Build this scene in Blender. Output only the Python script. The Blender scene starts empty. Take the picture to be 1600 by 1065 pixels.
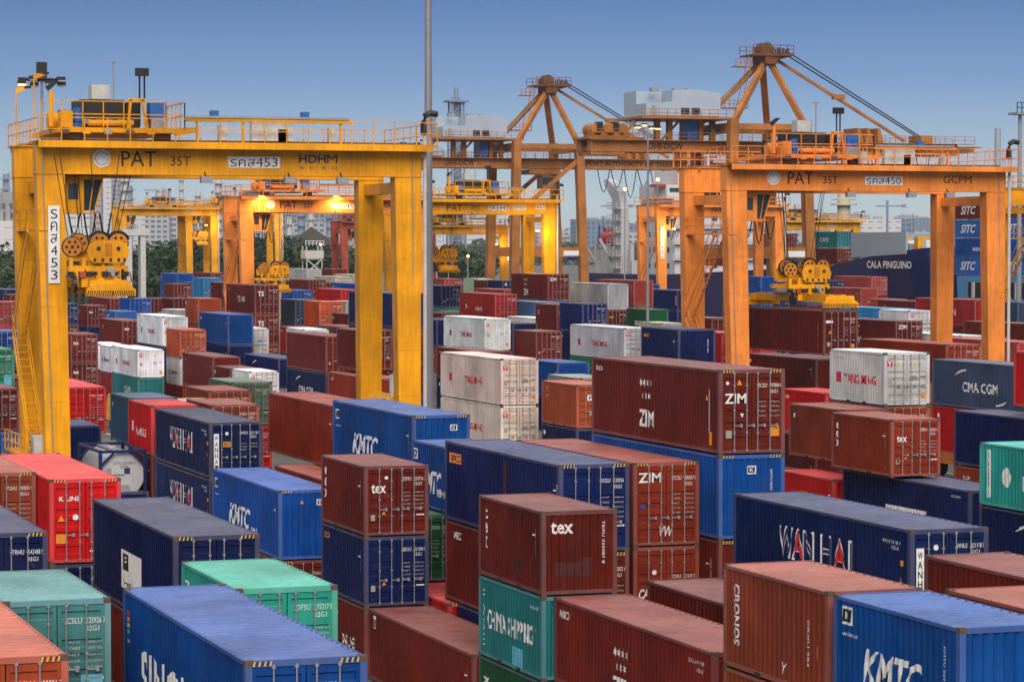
import bpy, bmesh, math, random
from mathutils import Vector, Matrix
R = math.radians
random.seed(7)
# ------------------------------------------------------------ camera, sky, sun
SC = bpy.context.scene
COL = SC.collection
CAMZ = 15.7
YAW = 19.05
cam_d = bpy.data.cameras.new('camera')
cam = bpy.data.objects.new('camera', cam_d)
COL.objects.link(cam)
cam.location = (0, 0, CAMZ)
cam.rotation_euler = (R(90) - math.atan(144.5 / 4300), 0, R(-YAW))
cam_d.sensor_width = 36
cam_d.lens = 36 * 4300 / 1600
cam_d.clip_start = 1
cam_d.clip_end = 20000
SC.camera = cam
W = bpy.data.worlds.new('World')
SC.world = W
W.use_nodes = True
nt = W.node_tree
nt.nodes.clear()
out = nt.nodes.new('ShaderNodeOutputWorld')
bg = nt.nodes.new('ShaderNodeBackground')
sky = nt.nodes.new('ShaderNodeTexSky')
sky.sky_type = 'NISHITA'
sky.sun_disc = False
SUN_EL, SUN_AZ = 12, 205      # degrees; azimuth from +Y towards +X
sky.sun_elevation = R(SUN_EL)
sky.sun_rotation = R(SUN_AZ)
sky.altitude = 0
sky.air_density = 1.0
sky.dust_density = 0.3
sky.ozone_density = 3.0
# twilight tint of the sky by height above the horizon (dusk air colour near the horizon; higher stops boosted to light the yard)
tc = nt.nodes.new('ShaderNodeTexCoord'); sx = nt.nodes.new('ShaderNodeSeparateXYZ'); nt.links.new(tc.outputs['Generated'], sx.inputs[0])
rp = nt.nodes.new('ShaderNodeValToRGB'); nt.links.new(sx.outputs['Z'], rp.inputs[0])
TINT = [(0.0, (0.519, 0.605, 0.969)), (.017, (0.476, 0.571, 0.917)), (.035, (0.346, 0.424, 0.718)), (.059, (0.185, 0.265, 0.545)), (.089, (0.092, 0.165, 0.375)), (.17, (.20, .22, .34)), (.34, (1.0, .8, .65)), (.64, (9.0, 4.6, 2.3)), (1.0, (18.5, 8.9, 4.3))]
el = rp.color_ramp.elements
while len(el) < len(TINT): el.new(.5)
for e_, (p_, c_) in zip(el, TINT): e_.position = p_
for e_, (p_, c_) in zip(el, TINT): e_.color = (*[q / 10 for q in c_], 1)
vm = nt.nodes.new('ShaderNodeVectorMath'); vm.operation = 'MULTIPLY'; nt.links.new(sky.outputs[0], vm.inputs[0]); nt.links.new(rp.outputs[0], vm.inputs[1])
vs = nt.nodes.new('ShaderNodeVectorMath'); vs.operation = 'SCALE'; vs.inputs['Scale'].default_value = 10; nt.links.new(vm.outputs[0], vs.inputs[0])
bg.inputs['Strength'].default_value = 0.1
nt.links.new(vs.outputs[0], bg.inputs['Color'])
nt.links.new(bg.outputs[0], out.inputs['Surface'])
sun_d = bpy.data.lights.new('sun', 'SUN')
sun_d.energy = 1.3
sun_d.angle = R(45)
sun_d.color = (1.0, 0.87, 0.76)
sun = bpy.data.objects.new('sun', sun_d)
COL.objects.link(sun)
_d = Vector((math.sin(R(192)) * math.cos(R(38)), math.cos(R(192)) * math.cos(R(38)), math.sin(R(38))))
sun.rotation_euler = _d.to_track_quat('Z', 'Y').to_euler()
SC.view_settings.view_transform = 'Standard'
SC.view_settings.look = 'None'
SC.view_settings.exposure = 0.9
SC.view_settings.gamma = 1
SC.render.engine = 'CYCLES'
SC.cycles.max_bounces = 4
SC.cycles.diffuse_bounces = 1
SC.cycles.glossy_bounces = 2
SC.cycles.volume_bounces = 0

# ------------------------------------------------------------ helpers
def tag(o, label=None, cat=None, group=None, kind=None):
    if label: o['label'] = label
    if cat: o['category'] = cat
    if group: o['group'] = group
    if kind: o['kind'] = kind
    return o

def empty(name, loc, label=None, cat=None, group=None):
    o = bpy.data.objects.new(name, None)
    o.location = loc
    COL.objects.link(o)
    return tag(o, label, cat, group)

def link_mesh(name, me, parent=None, loc=(0, 0, 0), color=None, rot=None):
    o = bpy.data.objects.new(name, me)
    COL.objects.link(o)
    if parent: o.parent = parent
    o.location = loc
    if rot: o.rotation_euler = rot
    if color: o.color = (*color, 1)
    return o

class MB:
    """collects geometry for one mesh"""
    def __init__(s):
        s.v = []; s.f = []; s.m = []; s.mats = []; s.smooth = set()
    def mi(s, mat):
        if mat not in s.mats: s.mats.append(mat)
        return s.mats.index(mat)
    def add(s, vs, fs, mat, smooth=False):
        b = len(s.v); i = s.mi(mat)
        s.v += [tuple(v) for v in vs]
        for f in fs:
            if smooth: s.smooth.add(len(s.f))
            s.f.append(tuple(b + k for k in f)); s.m.append(i)
    def box(s, x0, x1, y0, y1, z0, z1, mat):
        vs = [(x0, y0, z0), (x1, y0, z0), (x1, y1, z0), (x0, y1, z0), (x0, y0, z1), (x1, y0, z1), (x1, y1, z1), (x0, y1, z1)]
        s.add(vs, [(0, 3, 2, 1), (4, 5, 6, 7), (0, 1, 5, 4), (1, 2, 6, 5), (2, 3, 7, 6), (3, 0, 4, 7)], mat)
    def hexa(s, bot, top, mat):
        """bot, top: four points each, counter clockwise from above"""
        s.add(list(bot) + list(top), [(0, 3, 2, 1), (4, 5, 6, 7), (0, 1, 5, 4), (1, 2, 6, 5), (2, 3, 7, 6), (3, 0, 4, 7)], mat)
    def bar(s, a, b, w, h, mat):
        """rectangular bar between two points, w sideways, h in the vertical plane"""
        a = Vector(a); b = Vector(b); d = (b - a).normalized()
        up = Vector((0, 0, 1)) if abs(d.z) < .95 else Vector((0, 1, 0))
        sd = d.cross(up).normalized(); u2 = sd.cross(d)
        q = []
        for p in (a, b):
            for i, j in ((-1, -1), (1, -1), (1, 1), (-1, 1)):
                q.append(p + sd * (i * w / 2) + u2 * (j * h / 2))
        s.add(q, [(3, 2, 1, 0), (4, 5, 6, 7), (0, 1, 5, 4), (1, 2, 6, 5), (2, 3, 7, 6), (3, 0, 4, 7)], mat)
    def tube(s, pts, r, mat, n=6, r2=None, caps=True):
        pts = [Vector(p) for p in pts]
        rings = []
        for i, p in enumerate(pts):
            d = (pts[min(i + 1, len(pts) - 1)] - pts[max(i - 1, 0)]).normalized()
            up = Vector((0, 0, 1)) if abs(d.z) < .95 else Vector((1, 0, 0))
            a = d.cross(up).normalized(); b2 = d.cross(a)
            rr = r if r2 is None else r + (r2 - r) * i / (len(pts) - 1)
            rings.append([p + (a * math.cos(k * 2 * math.pi / n) + b2 * math.sin(k * 2 * math.pi / n)) * rr for k in range(n)])
        fs = []
        for i in range(len(pts) - 1):
            for k in range(n):
                k2 = (k + 1) % n
                fs.append((i * n + k, i * n + k2, (i + 1) * n + k2, (i + 1) * n + k))
        s.add([v for r_ in rings for v in r_], fs, mat, smooth=n > 6)
        if caps:
            s.add(rings[0], [tuple(range(n))[::-1]], mat); s.add(rings[-1], [tuple(range(n))], mat)
    def disc(s, c, axis, r, t, mat, n=20):
        c = Vector(c); ax = Vector(axis).normalized()
        s.tube([c - ax * t / 2, c + ax * t / 2], r, mat, n)
    def prism(s, poly, y0, y1, mat, axis='y'):
        """polygon in xz (or yz) extruded along y (or x)"""
        n = len(poly)
        if axis == 'y': vs = [(p[0], y0, p[1]) for p in poly] + [(p[0], y1, p[1]) for p in poly]
        elif axis == 'x': vs = [(y0, p[0], p[1]) for p in poly] + [(y1, p[0], p[1]) for p in poly]
        else: vs = [(p[0], p[1], y0) for p in poly] + [(p[0], p[1], y1) for p in poly]
        s.add(vs, [tuple(range(n)), tuple(range(2 * n - 1, n - 1, -1))] + [(i, i + n, (i + 1) % n + n, (i + 1) % n) for i in range(n)], mat)
    def rail(s, a, b, h, mat, step=1.6, r=.03, mids=(.5,)):
        a = Vector(a); b = Vector(b); L = (b - a).length; n = max(1, round(L / step))
        for i in range(n + 1):
            p = a + (b - a) * (i / n)
            s.bar(p, p + Vector((0, 0, h)), r * 2, r * 2, mat)
        for m in tuple(mids) + (1,):
            s.bar(a + Vector((0, 0, h * m)), b + Vector((0, 0, h * m)), r * 2, r * 2, mat)
    def mesh(s, name):
        me = bpy.data.meshes.new(name)
        me.from_pydata(s.v, [], s.f)
        for m in s.mats: me.materials.append(m)
        for p, i in zip(me.polygons, s.m): p.material_index = i
        if s.smooth:
            for k in s.smooth: me.polygons[k].use_smooth = True
        bm = bmesh.new(); bm.from_mesh(me)
        bmesh.ops.recalc_face_normals(bm, faces=bm.faces)
        bm.to_mesh(me); bm.free()
        return me
    def build(s, name, parent=None, loc=(0, 0, 0), color=None):
        return link_mesh(name, s.mesh(name), parent, loc, color)

# ------------------------------------------------------------ materials
def nodes(name):
    m = bpy.data.materials.new(name); m.use_nodes = True
    t = m.node_tree; p = t.nodes['Principled BSDF']
    return m, t, p
def N(t, kind, **kw):
    n = t.nodes.new('ShaderNode' + kind)
    for k, v in kw.items():
        if k in n.inputs.keys(): n.inputs[k].default_value = v
        else: setattr(n, k, v)
    return n
def mixrgb(t, a, b, fac, mode='MIX'):
    m = t.nodes.new('ShaderNodeMix'); m.data_type = 'RGBA'; m.blend_type = mode
    for k, v in ((0, fac), (6, a), (7, b)):
        if hasattr(v, 'links'): t.links.new(v, m.inputs[k])
        else: m.inputs[k].default_value = v if k == 0 or len(v) == 4 else (*v, 1)
    return m.outputs[2]
def ramp(t, fac, stops):
    r = t.nodes.new('ShaderNodeValToRGB'); t.links.new(fac, r.inputs[0])
    e = r.color_ramp.elements
    e[0].position, e[1].position = stops[0][0], stops[-1][0]
    e[0].color, e[1].color = [(c, c, c, 1) if not isinstance(c, tuple) else (*c, 1) for c in (stops[0][1], stops[-1][1])]
    for p, c in stops[1:-1]:
        x = e.new(p); x.color = (c, c, c, 1) if not isinstance(c, tuple) else (*c, 1)
    return r.outputs[0]
def worldpos(t, scale):
    g = t.nodes.new('ShaderNodeNewGeometry'); m = N(t, 'Mapping'); m.inputs['Scale'].default_value = scale
    t.links.new(g.outputs['Position'], m.inputs['Vector']); return m.outputs[0]
def noise(t, vec, scale, detail=4, rough=.6):
    n = N(t, 'TexNoise', Scale=scale, Detail=detail, Roughness=rough); t.links.new(vec, n.inputs['Vector']); return n.outputs['Fac']

def weathered(name, color=None, rough=.5, rust=.5, dust=.1, metal=0.0, rustcol=(.10, .045, .025), dustcol=(.26, .22, .21), dents=0.0, fade_lift=0.0, spec=.25, gain=0.0):
    """painted steel: streaks, fading, rust spots. color None = the object's own colour"""
    m, t, p = nodes(name)
    if color is None:
        base = t.nodes.new('ShaderNodeObjectInfo').outputs['Color']
    else:
        c = t.nodes.new('ShaderNodeRGB'); c.outputs[0].default_value = (*color, 1); base = c.outputs[0]
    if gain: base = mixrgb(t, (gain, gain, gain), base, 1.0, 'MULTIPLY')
    if fade_lift: base = mixrgb(t, base, (.62, .60, .62), fade_lift)
    big = ramp(t, noise(t, worldpos(t, (1, 1, 1)), .35, 3), [(.3, .66), (.7, 1.2)])
    base = mixrgb(t, base, big, 1.0, 'MULTIPLY')
    streak = ramp(t, noise(t, worldpos(t, (5, 5, .35)), 1.3, 5), [(.35, .80), (.62, 1.06)])
    base = mixrgb(t, base, streak, .75, 'MULTIPLY')
    dst = ramp(t, noise(t, worldpos(t, (1, 1, 1)), 1.1, 5, .7), [(.35, 0.0), (.75, 1.0)])
    dm = N(t, 'Math', operation='MULTIPLY'); t.links.new(dst, dm.inputs[0]); dm.inputs[1].default_value = dust * 2
    base = mixrgb(t, base, dustcol, dm.outputs[0])
    rs = ramp(t, noise(t, worldpos(t, (1, 1, .6)), 2.6, 8, .75), [(.68 - .04 * rust, 0.0), (.74 - .03 * rust, 1.0)])
    rm = N(t, 'Math', operation='MULTIPLY'); t.links.new(rs, rm.inputs[0]); rm.inputs[1].default_value = rust
    base = mixrgb(t, base, rustcol, rm.outputs[0])
    t.links.new(base, p.inputs['Base Color'])
    p.inputs['Roughness'].default_value = rough
    p.inputs['Specular IOR Level'].default_value = spec
    p.inputs['Metallic'].default_value = metal
    rr = ramp(t, noise(t, worldpos(t, (1, 1, 1)), 3, 3), [(.3, rough - .1), (.7, rough + .15)])
    t.links.new(rr, p.inputs['Roughness'])
    if dents:
        bmp = N(t, 'Bump', Strength=.5, Distance=dents)
        t.links.new(noise(t, worldpos(t, (1, 1, 1)), 1.6, 3), bmp.inputs['Height'])
        t.links.new(bmp.outputs[0], p.inputs['Normal'])
    return m
def plain(name, color, rough=.6, metal=0, var=.15, scale=3):
    m, t, p = nodes(name)
    f = ramp(t, noise(t, worldpos(t, (1, 1, 1)), scale, 4), [(.3, 1 - var), (.7, 1 + var)])
    t.links.new(mixrgb(t, color, f, 1.0, 'MULTIPLY'), p.inputs['Base Color'])
    p.inputs['Roughness'].default_value = rough; p.inputs['Metallic'].default_value = metal
    return m
def emit(name, color, strength):
    m, t, p = nodes(name)
    p.inputs['Base Color'].default_value = (*color, 1)
    p.inputs['Emission Color'].default_value = (*color, 1)
    p.inputs['Emission Strength'].default_value = strength
    return m

M_PAINT = weathered('container_paint', None, .42, 1.0, .02, dents=.02, spec=.13)
M_ROOF = weathered('container_roof_paint_skylit', None, .38, 1.0, .09, dustcol=(.42, .36, .34), dents=.008, fade_lift=.10, spec=.4, gain=1.5)  # sky brightness put into the roof colour, on top of real bleaching and dust
M_FRAME = weathered('container_frame_paint', None, .45, 1.0, .06, fade_lift=.07, gain=1.25, spec=.35)
M_BAR = plain('galvanised_bar', (.30, .31, .33), .45, .3)
M_CAST = plain('corner_steel', (.10, .06, .045), .7)
M_DARK = plain('dark_rubber', (.015, .015, .017), .7)
INK = {'w': plain('white_ink', (.74, .74, .74), .6, 0, .22, 6), 'r': plain('red_ink', (.55, .02, .02), .6), 'k': plain('black_ink', (.012, .012, .015), .6),
       'o': plain('orange_ink', (.75, .25, .01), .6), 'y': plain('yellow_ink', (.75, .5, .03), .6), 'c': plain('cream_ink', (.75, .62, .42), .6),
       'b': plain('blue_ink', (.02, .06, .35), .6), 's': plain('dark_stain', (.06, .008, .008), .6), 'l': plain('light_blue_ink', (.10, .40, .55), .6),
       'n': plain('dark_navy_ink', (.02, .025, .09), .6), 'f': plain('faded_white_ink', (.42, .42, .43), .6, 0, .3, 8), 'g': plain('grey_ink', (.3, .3, .28), .6)}
YEL = weathered('crane_yellow_paint', (.86, .37, .003), .42, .4, .02, rustcol=(.22, .07, .01))
YEL2 = weathered('crane_amber_paint', (.82, .37, .008), .45, .3, .03, rustcol=(.22, .07, .01))
ORG = weathered('crane_orange_paint', (.92, .29, .05), .42, .3, .03, rustcol=(.30, .08, .01))
RED = weathered('crane_red_paint', (.35, .06, .035), .5, .3, .05)
STSO = weathered('quay_crane_brown_paint', (.42, .16, .032), .5, .5, .05)
GREY = plain('grey_steel', (.30, .31, .33), .5, .2)
HOUSE = plain('pale_blue_cladding', (.36, .44, .54), .5, 0, .08, .4)
LGREY = plain('pale_cabinet_paint', (.50, .50, .48), .5)
WHITE = plain('white_paint', (.78, .79, .80), .5, 0, .06)
BLK = plain('black_machine_paint', (.012, .012, .014), .45)
BLUE = plain('blue_motor_paint', (.02, .12, .40), .4)
CABLE = plain('black_cable', (.02, .02, .022), .6)
GLASSM = plain('dark_window_glass', (.03, .045, .06), .12)
LAMP = emit('sodium_lamp_glow', (1.0, .50, .14), 2.6)
LAMPW = emit('white_lamp_glow', (1.0, .86, .7), 3)
LAMPOFF = plain('unlit_lamp_glass', (.35, .36, .38), .3)

# ------------------------------------------------------------ text
_tx = {}
def text_geo(text, bold=False, italic=False):
    key = (text, bold, italic)
    if key in _tx: return _tx[key]
    c = bpy.data.curves.new('lettering', 'FONT'); c.body = text; c.resolution_u = 2
    if bold: c.offset = .022 if bold != 2 else .012
    if italic: c.shear = .3
    o = bpy.data.objects.new('lettering', c)
    me = bpy.data.meshes.new_from_object(o)
    vs = [v.co.copy() for v in me.vertices]; fs = [tuple(p.vertices) for p in me.polygons]
    bpy.data.objects.remove(o); bpy.data.meshes.remove(me); bpy.data.curves.remove(c)
    x0 = min(v.x for v in vs); x1 = max(v.x for v in vs); y0 = min(v.y for v in vs); y1 = max(v.y for v in vs)
    g = ([((v.x - x0) / (x1 - x0) - .5, (v.y - y0) / (y1 - y0) - .5) for v in vs], fs, (x1 - x0) / (y1 - y0))
    _tx[key] = g
    return g
SHAPES = {
    'rect': [(-.5, -.5), (.5, -.5), (.5, .5), (-.5, .5)],
    'tri': [(-.5, -.5), (.5, -.5), (0, .5)],
    'tri2': [(-.5, .5), (0, -.5), (.5, .5)],
    'disc': [(.5 * math.cos(k * math.pi / 8), .5 * math.sin(k * math.pi / 8)) for k in range(16)],
    'star': [((.5 if k % 2 == 0 else .2) * math.sin(k * math.pi / 6), (.5 if k % 2 == 0 else .2) * math.cos(k * math.pi / 6)) for k in range(12)],
    'flag': [(-.5, -.5), (.42, -.5), (.5, .5), (-.42, .5)],
    'arc': [(.5, .5), (.2, .42), (-.2, .1), (-.5, -.5), (-.1, -.1), (.2, .15), (.5, .25)],
    'arc2': [(-.5, -.5), (-.2, -.42), (.2, -.1), (.5, .5), (.1, .1), (-.2, -.15), (-.5, -.25)],
    'horse': [(-.5, -.5), (-.2, -.5), (-.25, -.1), (0, .1), (.2, 0), (.5, .25), (.4, .5), (0, .5), (-.35, .35), (-.5, 0)],
}
def put(mb, spec, origin, right, up, out, z=0.0):
    """spec: (what, cx, cy, height, width or None, ink, flags); metres in the face's own plane"""
    what, cx, cy, h, w, ink, fl = spec
    origin, right, up, out = Vector(origin), Vector(right), Vector(up), Vector(out)
    if what[0] == '#' and what[1:] in SHAPES:
        pts = SHAPES[what[1:]]; fs = [tuple(range(len(pts)))]; w = w or h
    elif 'v' in fl:
        n = len(what); st = h / n
        for i, ch in enumerate(what):
            if ch != ' ': put(mb, (ch, cx, cy + h / 2 - st * (i + .5), st * .78, w, ink, fl.replace('v', '')), origin, right, up, out, z)
        return
    else:
        pts, fs, asp = text_geo(what, 2 if 'E' in fl else 'b' in fl, 'i' in fl)
        w = w or h * asp
    z += .0015 if 'z' in fl else 0
    z += .003 if 'Z' in fl else 0
    vs = []
    for x, y in pts:
        x, y = x * w, y * h
        if 'V' in fl: x, y = y, -x
        vs.append(origin + right * (cx + x) + up * (cy + y) + out * z)
    mb.add(vs, fs, INK[ink])

# ------------------------------------------------------------ shipping containers
CW = 2.438
def wave(x, per, dep):
    t = (x % per) / per
    if t < .26: return 0
    if t < .5: return dep * (t - .26) / .24
    if t < .76: return dep
    return dep * (1 - (t - .76) / .24)
def wave_breaks(a, b, per):
    k = math.floor(a / per); r = []
    while k * per < b:
        for q in (0, .26, .5, .76):
            x = (k + q) * per
            if a < x < b: r.append(x)
        k += 1
    return [a] + r + [b]
SP, SD, EP, ED, RP, RD = .278, .032, .25, .042, .40, .042
_cm = {}
def cached(key, fn):
    if key not in _cm: _cm[key] = fn()
    return _cm[key]
def m_side(L, H, sgn):
    def f():
        b = MB(); ys = wave_breaks(-L / 2 + .16, L / 2 - .16, SP); vs = []
        for y in ys:
            x = sgn * (CW / 2 - .008 - wave(y, SP, SD)); vs += [(x, y, .16), (x, y, H - .10)]
        b.add(vs, [(2 * i, 2 * i + 2, 2 * i + 3, 2 * i + 1) for i in range(len(ys) - 1)], M_PAINT)
        return b.mesh('side_wall')
    return cached(('side', L, H, sgn), f)
def m_end(L, H, sgn):
    def f():
        b = MB(); xs = wave_breaks(-CW / 2 + .12, CW / 2 - .12, EP); vs = []
        for x in xs:
            y = sgn * (L / 2 - .012 - wave(x, EP, ED)); vs += [(x, y, .16), (x, y, H - .12)]
        b.add(vs, [(2 * i, 2 * i + 2, 2 * i + 3, 2 * i + 1) for i in range(len(xs) - 1)], M_PAINT)
        return b.mesh('end_wall')
    return cached(('end', L, H, sgn), f)
def m_roof(L, H):
    def f():
        b = MB(); ys = wave_breaks(-L / 2 + .10, L / 2 - .10, RP); vs = []
        for y in ys:
            z = H - .016 - wave(y, RP, RD); vs += [(-CW / 2 + .06, y, z), (CW / 2 - .06, y, z)]
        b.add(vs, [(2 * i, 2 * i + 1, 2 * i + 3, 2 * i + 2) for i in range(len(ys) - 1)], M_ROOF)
        return b.mesh('roof')
    return cached(('roof', L, H), f)
def frame_into(b, L, H):
    w = CW / 2
    for sx in (-1, 1):
        for sy in (-1, 1):
            x0, x1 = sorted((sx * w, sx * (w - .14))); y0, y1 = sorted((sy * L / 2, sy * (L / 2 - .17)))
            b.box(x0, x1, y0, y1, .115, H - .115, M_FRAME)
        x0, x1 = sorted((sx * w, sx * (w - .06)))
        b.box(x0, x1, -L / 2 + .17, L / 2 - .17, H - .10, H - .02, M_FRAME)
        b.box(x0, x1, -L / 2 + .17, L / 2 - .17, .06, .17, M_FRAME)
    for sy in (-1, 1):
        y0, y1 = sorted((sy * L / 2, sy * (L / 2 - .10)))
        b.box(-w + .14, w - .14, y0, y1, H - .13, H - .006, M_FRAME)
        b.box(-w + .14, w - .14, y0, y1, .06, .17, M_FRAME)
    b.box(-w + .06, w - .06, -L / 2 + .1, L / 2 - .1, .12, .16, M_CAST)
def m_frame(L, H):
    def f():
        b = MB(); frame_into(b, L, H)
        if L < 7:
            for y in (-1.05, .75):
                b.box(-CW / 2 - .003, -CW / 2 + .05, y, y + .36, .03, .14, M_DARK)
        return b.mesh('frame')
    return cached(('frame', L, H), f)
def m_castings():
    def f():
        b = MB(); b.box(-.085, .085, -.085, .085, -.06, .06, M_CAST); return b.mesh('corner_casting')
    return cached('cast', f)
def door_profile(H):
    z0, z1 = .18, H - .14; n = 5; gaps = []
    hgt = z1 - z0
    for k, (a, c) in enumerate(((.06, .17), (.25, .36), (.42, .52), (.57, .66), (.86, .94))):
        gaps.append((z0 + a * hgt, z0 + c * hgt))
    pr = [(z0, 0)]
    for a, c in gaps:
        pr += [(a, 0), (a + .035, .035), (c - .035, .035), (c, 0)]
    pr.append((z1, 0)); return pr
def door_into(b, L, H, s, bars):
    x0, x1 = (-1.09, -.012) if s < 0 else (.012, 1.09)
    y = -L / 2 + .025; pr = door_profile(H); vs = []
    xi0, xi1 = x0 + .09, x1 - .09
    for z, d in pr: vs += [(xi0, y + d, z), (xi1, y + d, z)]
    b.add(vs, [(2 * i, 2 * i + 1, 2 * i + 3, 2 * i + 2) for i in range(len(pr) - 1)], M_PAINT)
    z0, z1 = pr[0][0], pr[-1][0]
    b.box(x0, xi0, y - .004, y + .05, z0, z1, M_PAINT); b.box(xi1, x1, y - .004, y + .05, z0, z1, M_PAINT)
    b.box(x0, x1, y + .05, y + .055, z0, z1, M_PAINT)
    if bars:
        for x in ((-.66, -.2) if s < 0 else (.2, .66)): bar_into(b, L, H, x)
def bar_into(b, L, H, x):
    y = -L / 2 - .022
    b.tube([(x, y, .1), (x, y, H - .08)], .018, M_BAR, 6)
    for z in (.16, .75, H * .52, H - .55, H - .14):
        b.box(x - .035, x + .035, y - .02, y + .045, z - .025, z + .025, M_BAR)
    b.box(x, x + .26, y - .045, y - .02, .98, 1.01, M_BAR)
    b.box(x + .2, x + .28, y - .05, y + .045, .94, 1.05, M_BAR)
def m_door(L, H, s, bars):
    def f():
        b = MB(); door_into(b, L, H, s, bars); return b.mesh('door')
    return cached(('door', L, H, s, bars), f)
def m_bar(L, H, x):
    def f():
        b = MB(); bar_into(b, L, H, x); return b.mesh('locking_bar')
    return cached(('bar', L, H, x), f)
def m_shell(L, H, end):
    """far containers: one shell"""
    def f():
        b = MB(); frame_into(b, L, H)
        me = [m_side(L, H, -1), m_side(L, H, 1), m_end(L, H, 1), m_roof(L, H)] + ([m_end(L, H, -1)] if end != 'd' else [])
        for q in me:
            b.add([v.co for v in q.vertices], [tuple(p.vertices) for p in q.polygons], q.materials[0])
        for sx in (-1, 1):
            for sy in (-1, 1):
                for z in (.06, H - .06):
                    cx, cy = sx * (CW / 2 - .083), sy * (L / 2 - .083)
                    b.box(cx - .087, cx + .087, cy - .087, cy + .087, z - .062, z + .062, M_CAST)
        return b.mesh('shell')
    return cached(('shell', L, H, end), f)
def m_hazard(L, H):
    def f():
        b = MB()
        for s in (-1, 1):
            for k in range(7):
                x = s * (CW / 2 - .18) - s * k * .055
                b.add([(x, -L / 2 - .004, H - .115), (x - .03, -L / 2 - .004, H - .115), (x - .005, -L / 2 - .004, H - .02), (x + .025, -L / 2 - .004, H - .02)], [(0, 1, 2, 3)], INK['y' if k % 2 == 0 else 'k'])
        return b.mesh('hazard_stripes')
    return cached(('haz', L, H), f)

CCOL = {'M': (.130, .013, .008), 'M2': (.25, .030, .010), 'B': (.30, .052, .018), 'B3': (.18, .030, .014), 'B2': (.26, .045, .022), 'R': (.50, .006, .008), 'R2': (.32, .018, .015),
        'N': (.003, .011, .080), 'N2': (.002, .013, .075), 'U': (.0015, .062, .29), 'U2': (.02, .10, .33), 'T': (.07, .25, .26), 'T2': (.02, .26, .21),
        'T3': (.02, .20, .22), 'T4': (.02, .30, .28), 'G': (.01, .09, .04), 'G2': (.01, .20, .10), 'G3': (.11, .17, .12), 'G4': (.35, .42, .30),
        'W': (.62, .63, .66), 'P': (.74, .61, .54), 'Y': (.20, .20, .21), 'Y2': (.36, .37, .38), 'O': (.42, .07, .02), 'K': (.045, .07, .14),
        'K2': (.04, .11, .24), 'D': (.30, .045, .035), 'C': (.50, .46, .36), 'L': (.02, .22, .50)}
CNAME = {'M': 'maroon', 'M2': 'red brown', 'B': 'orange brown', 'B2': 'brick brown', 'B3': 'orange brown', 'R': 'bright red', 'R2': 'red', 'N': 'navy', 'N2': 'navy', 'U': 'blue',
         'U2': 'mid blue', 'T': 'pale teal', 'T2': 'sea green', 'T3': 'teal', 'T4': 'turquoise', 'G': 'dark green', 'G2': 'green', 'G3': 'grey green',
         'G4': 'pale green', 'W': 'white', 'P': 'cream', 'Y': 'dark grey', 'Y2': 'grey', 'O': 'orange red', 'K': 'slate', 'K2': 'steel blue', 'D': 'dusty red', 'C': 'beige', 'L': 'light blue'}

# marks: (face 's' side / 'e' near end, what, centre along the face 0..1, centre height 0..1, height m, width m or None, ink, flags)
def codes(a, b, t):
    r = [('e', a, .66, .81, .13, .34, 'w', ''), ('e', b, .865, .81, .13, .42, 'w', ''), ('e', t, .83, .74, .12, .30, 'w', '')]
    for k in range(5):
        r += [('e', ('MAX WT', 'TARE', 'NET', 'CU CAP', 'LB')[k], .66, .62 - .055 * k, .055, .26, 'f', ''), ('e', ('30480 KG', '2200 KG', '28280 KG', '33.1 CUM', '67200')[k], .85, .62 - .055 * k, .055, .34, 'f', '')]
    return r + [('e', '#tri', .3, .34, .16, .16, 'o', ''), ('e', '#rect', .13, .27, .22, .16, 'g', ''), ('e', '#rect', .87, .30, .05, .3, 'w', '')]
def sidecodes(s=.93):
    return [('s', '#rect', s, .70, .05, .30, 'w', ''), ('s', 'ABCD 482210 6', s + .02, .62, .07, .9, 'w', 'V'), ('s', '#rect', s + .015, .16, .16, .10, 'o', '')]
KL = lambda f, x, y, h: [(f, '#rect', x, y, h, h * 1.25, 'w', ''), (f, '#flag', x, y, h * .7, h * 1.0, 'k', 'z'), (f, 'K', x, y, h * .42, h * .45, 'w', 'bZ')]
def zimstars(x, y, h):
    r = []
    for k, (dx, dy) in enumerate(((-.5, .25), (-.17, .25), (.17, .25), (.5, .25), (-.33, -.25), (0, -.25), (.33, -.25))):
        r.append(('s', '#star', x + dx * h / 12.19, y + dy * h / 2.9, h * .34, h * .26, 'w', ''))
    return r
_kmtc = KL('s', .06, .80, .42) + [('s', 'www.line.co', .07, .63, .09, .8, 'w', ''), ('s', 'KMTC', .42, .42, .9, 3.9, 'w', 'bi'), ('s', 'LINE', .64, .28, .28, 1.1, 'w', 'b')] + KL('e', .72, .82, .24) + sidecodes()
_cma = [('s', 'CMA CGM', .50, .46, .62, 4.4, 'w', 'b'), ('s', '#arc', .30, .76, .42, 1.5, 'w', ''), ('s', '#arc2', .72, .18, .38, 1.4, 'w', '')]
_ym = [('s', '#rect', .17, .47, .52, .55, 'r', ''), ('s', 'Y', .17, .47, .36, .38, 'b', 'bz'), ('s', 'YANG MING', .55, .46, .46, 3.5, 'r', 'b'), ('s', 'YMLU 332160', .16, .84, .08, 1.0, 'r', ''),
       ('e', '#rect', .12, .80, .3, .3, 'r', ''), ('e', 'Y', .12, .80, .24, .24, 'w', 'bz'), ('e', '#tri', .31, .79, .2, .2, 'y', ''), ('e', '#tri', .66, .79, .2, .2, 'y', ''),
       ('e', '#rect', .13, .48, .3, .2, 'g', ''), ('e', '#rect', .87, .2, .24, .24, 'o', ''), ('e', '888', .66, .55, .08, .3, 'k', ''), ('e', '888', .66, .5, .08, .3, 'k', ''), ('e', '888', .86, .55, .08, .3, 'k', '')]
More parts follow.
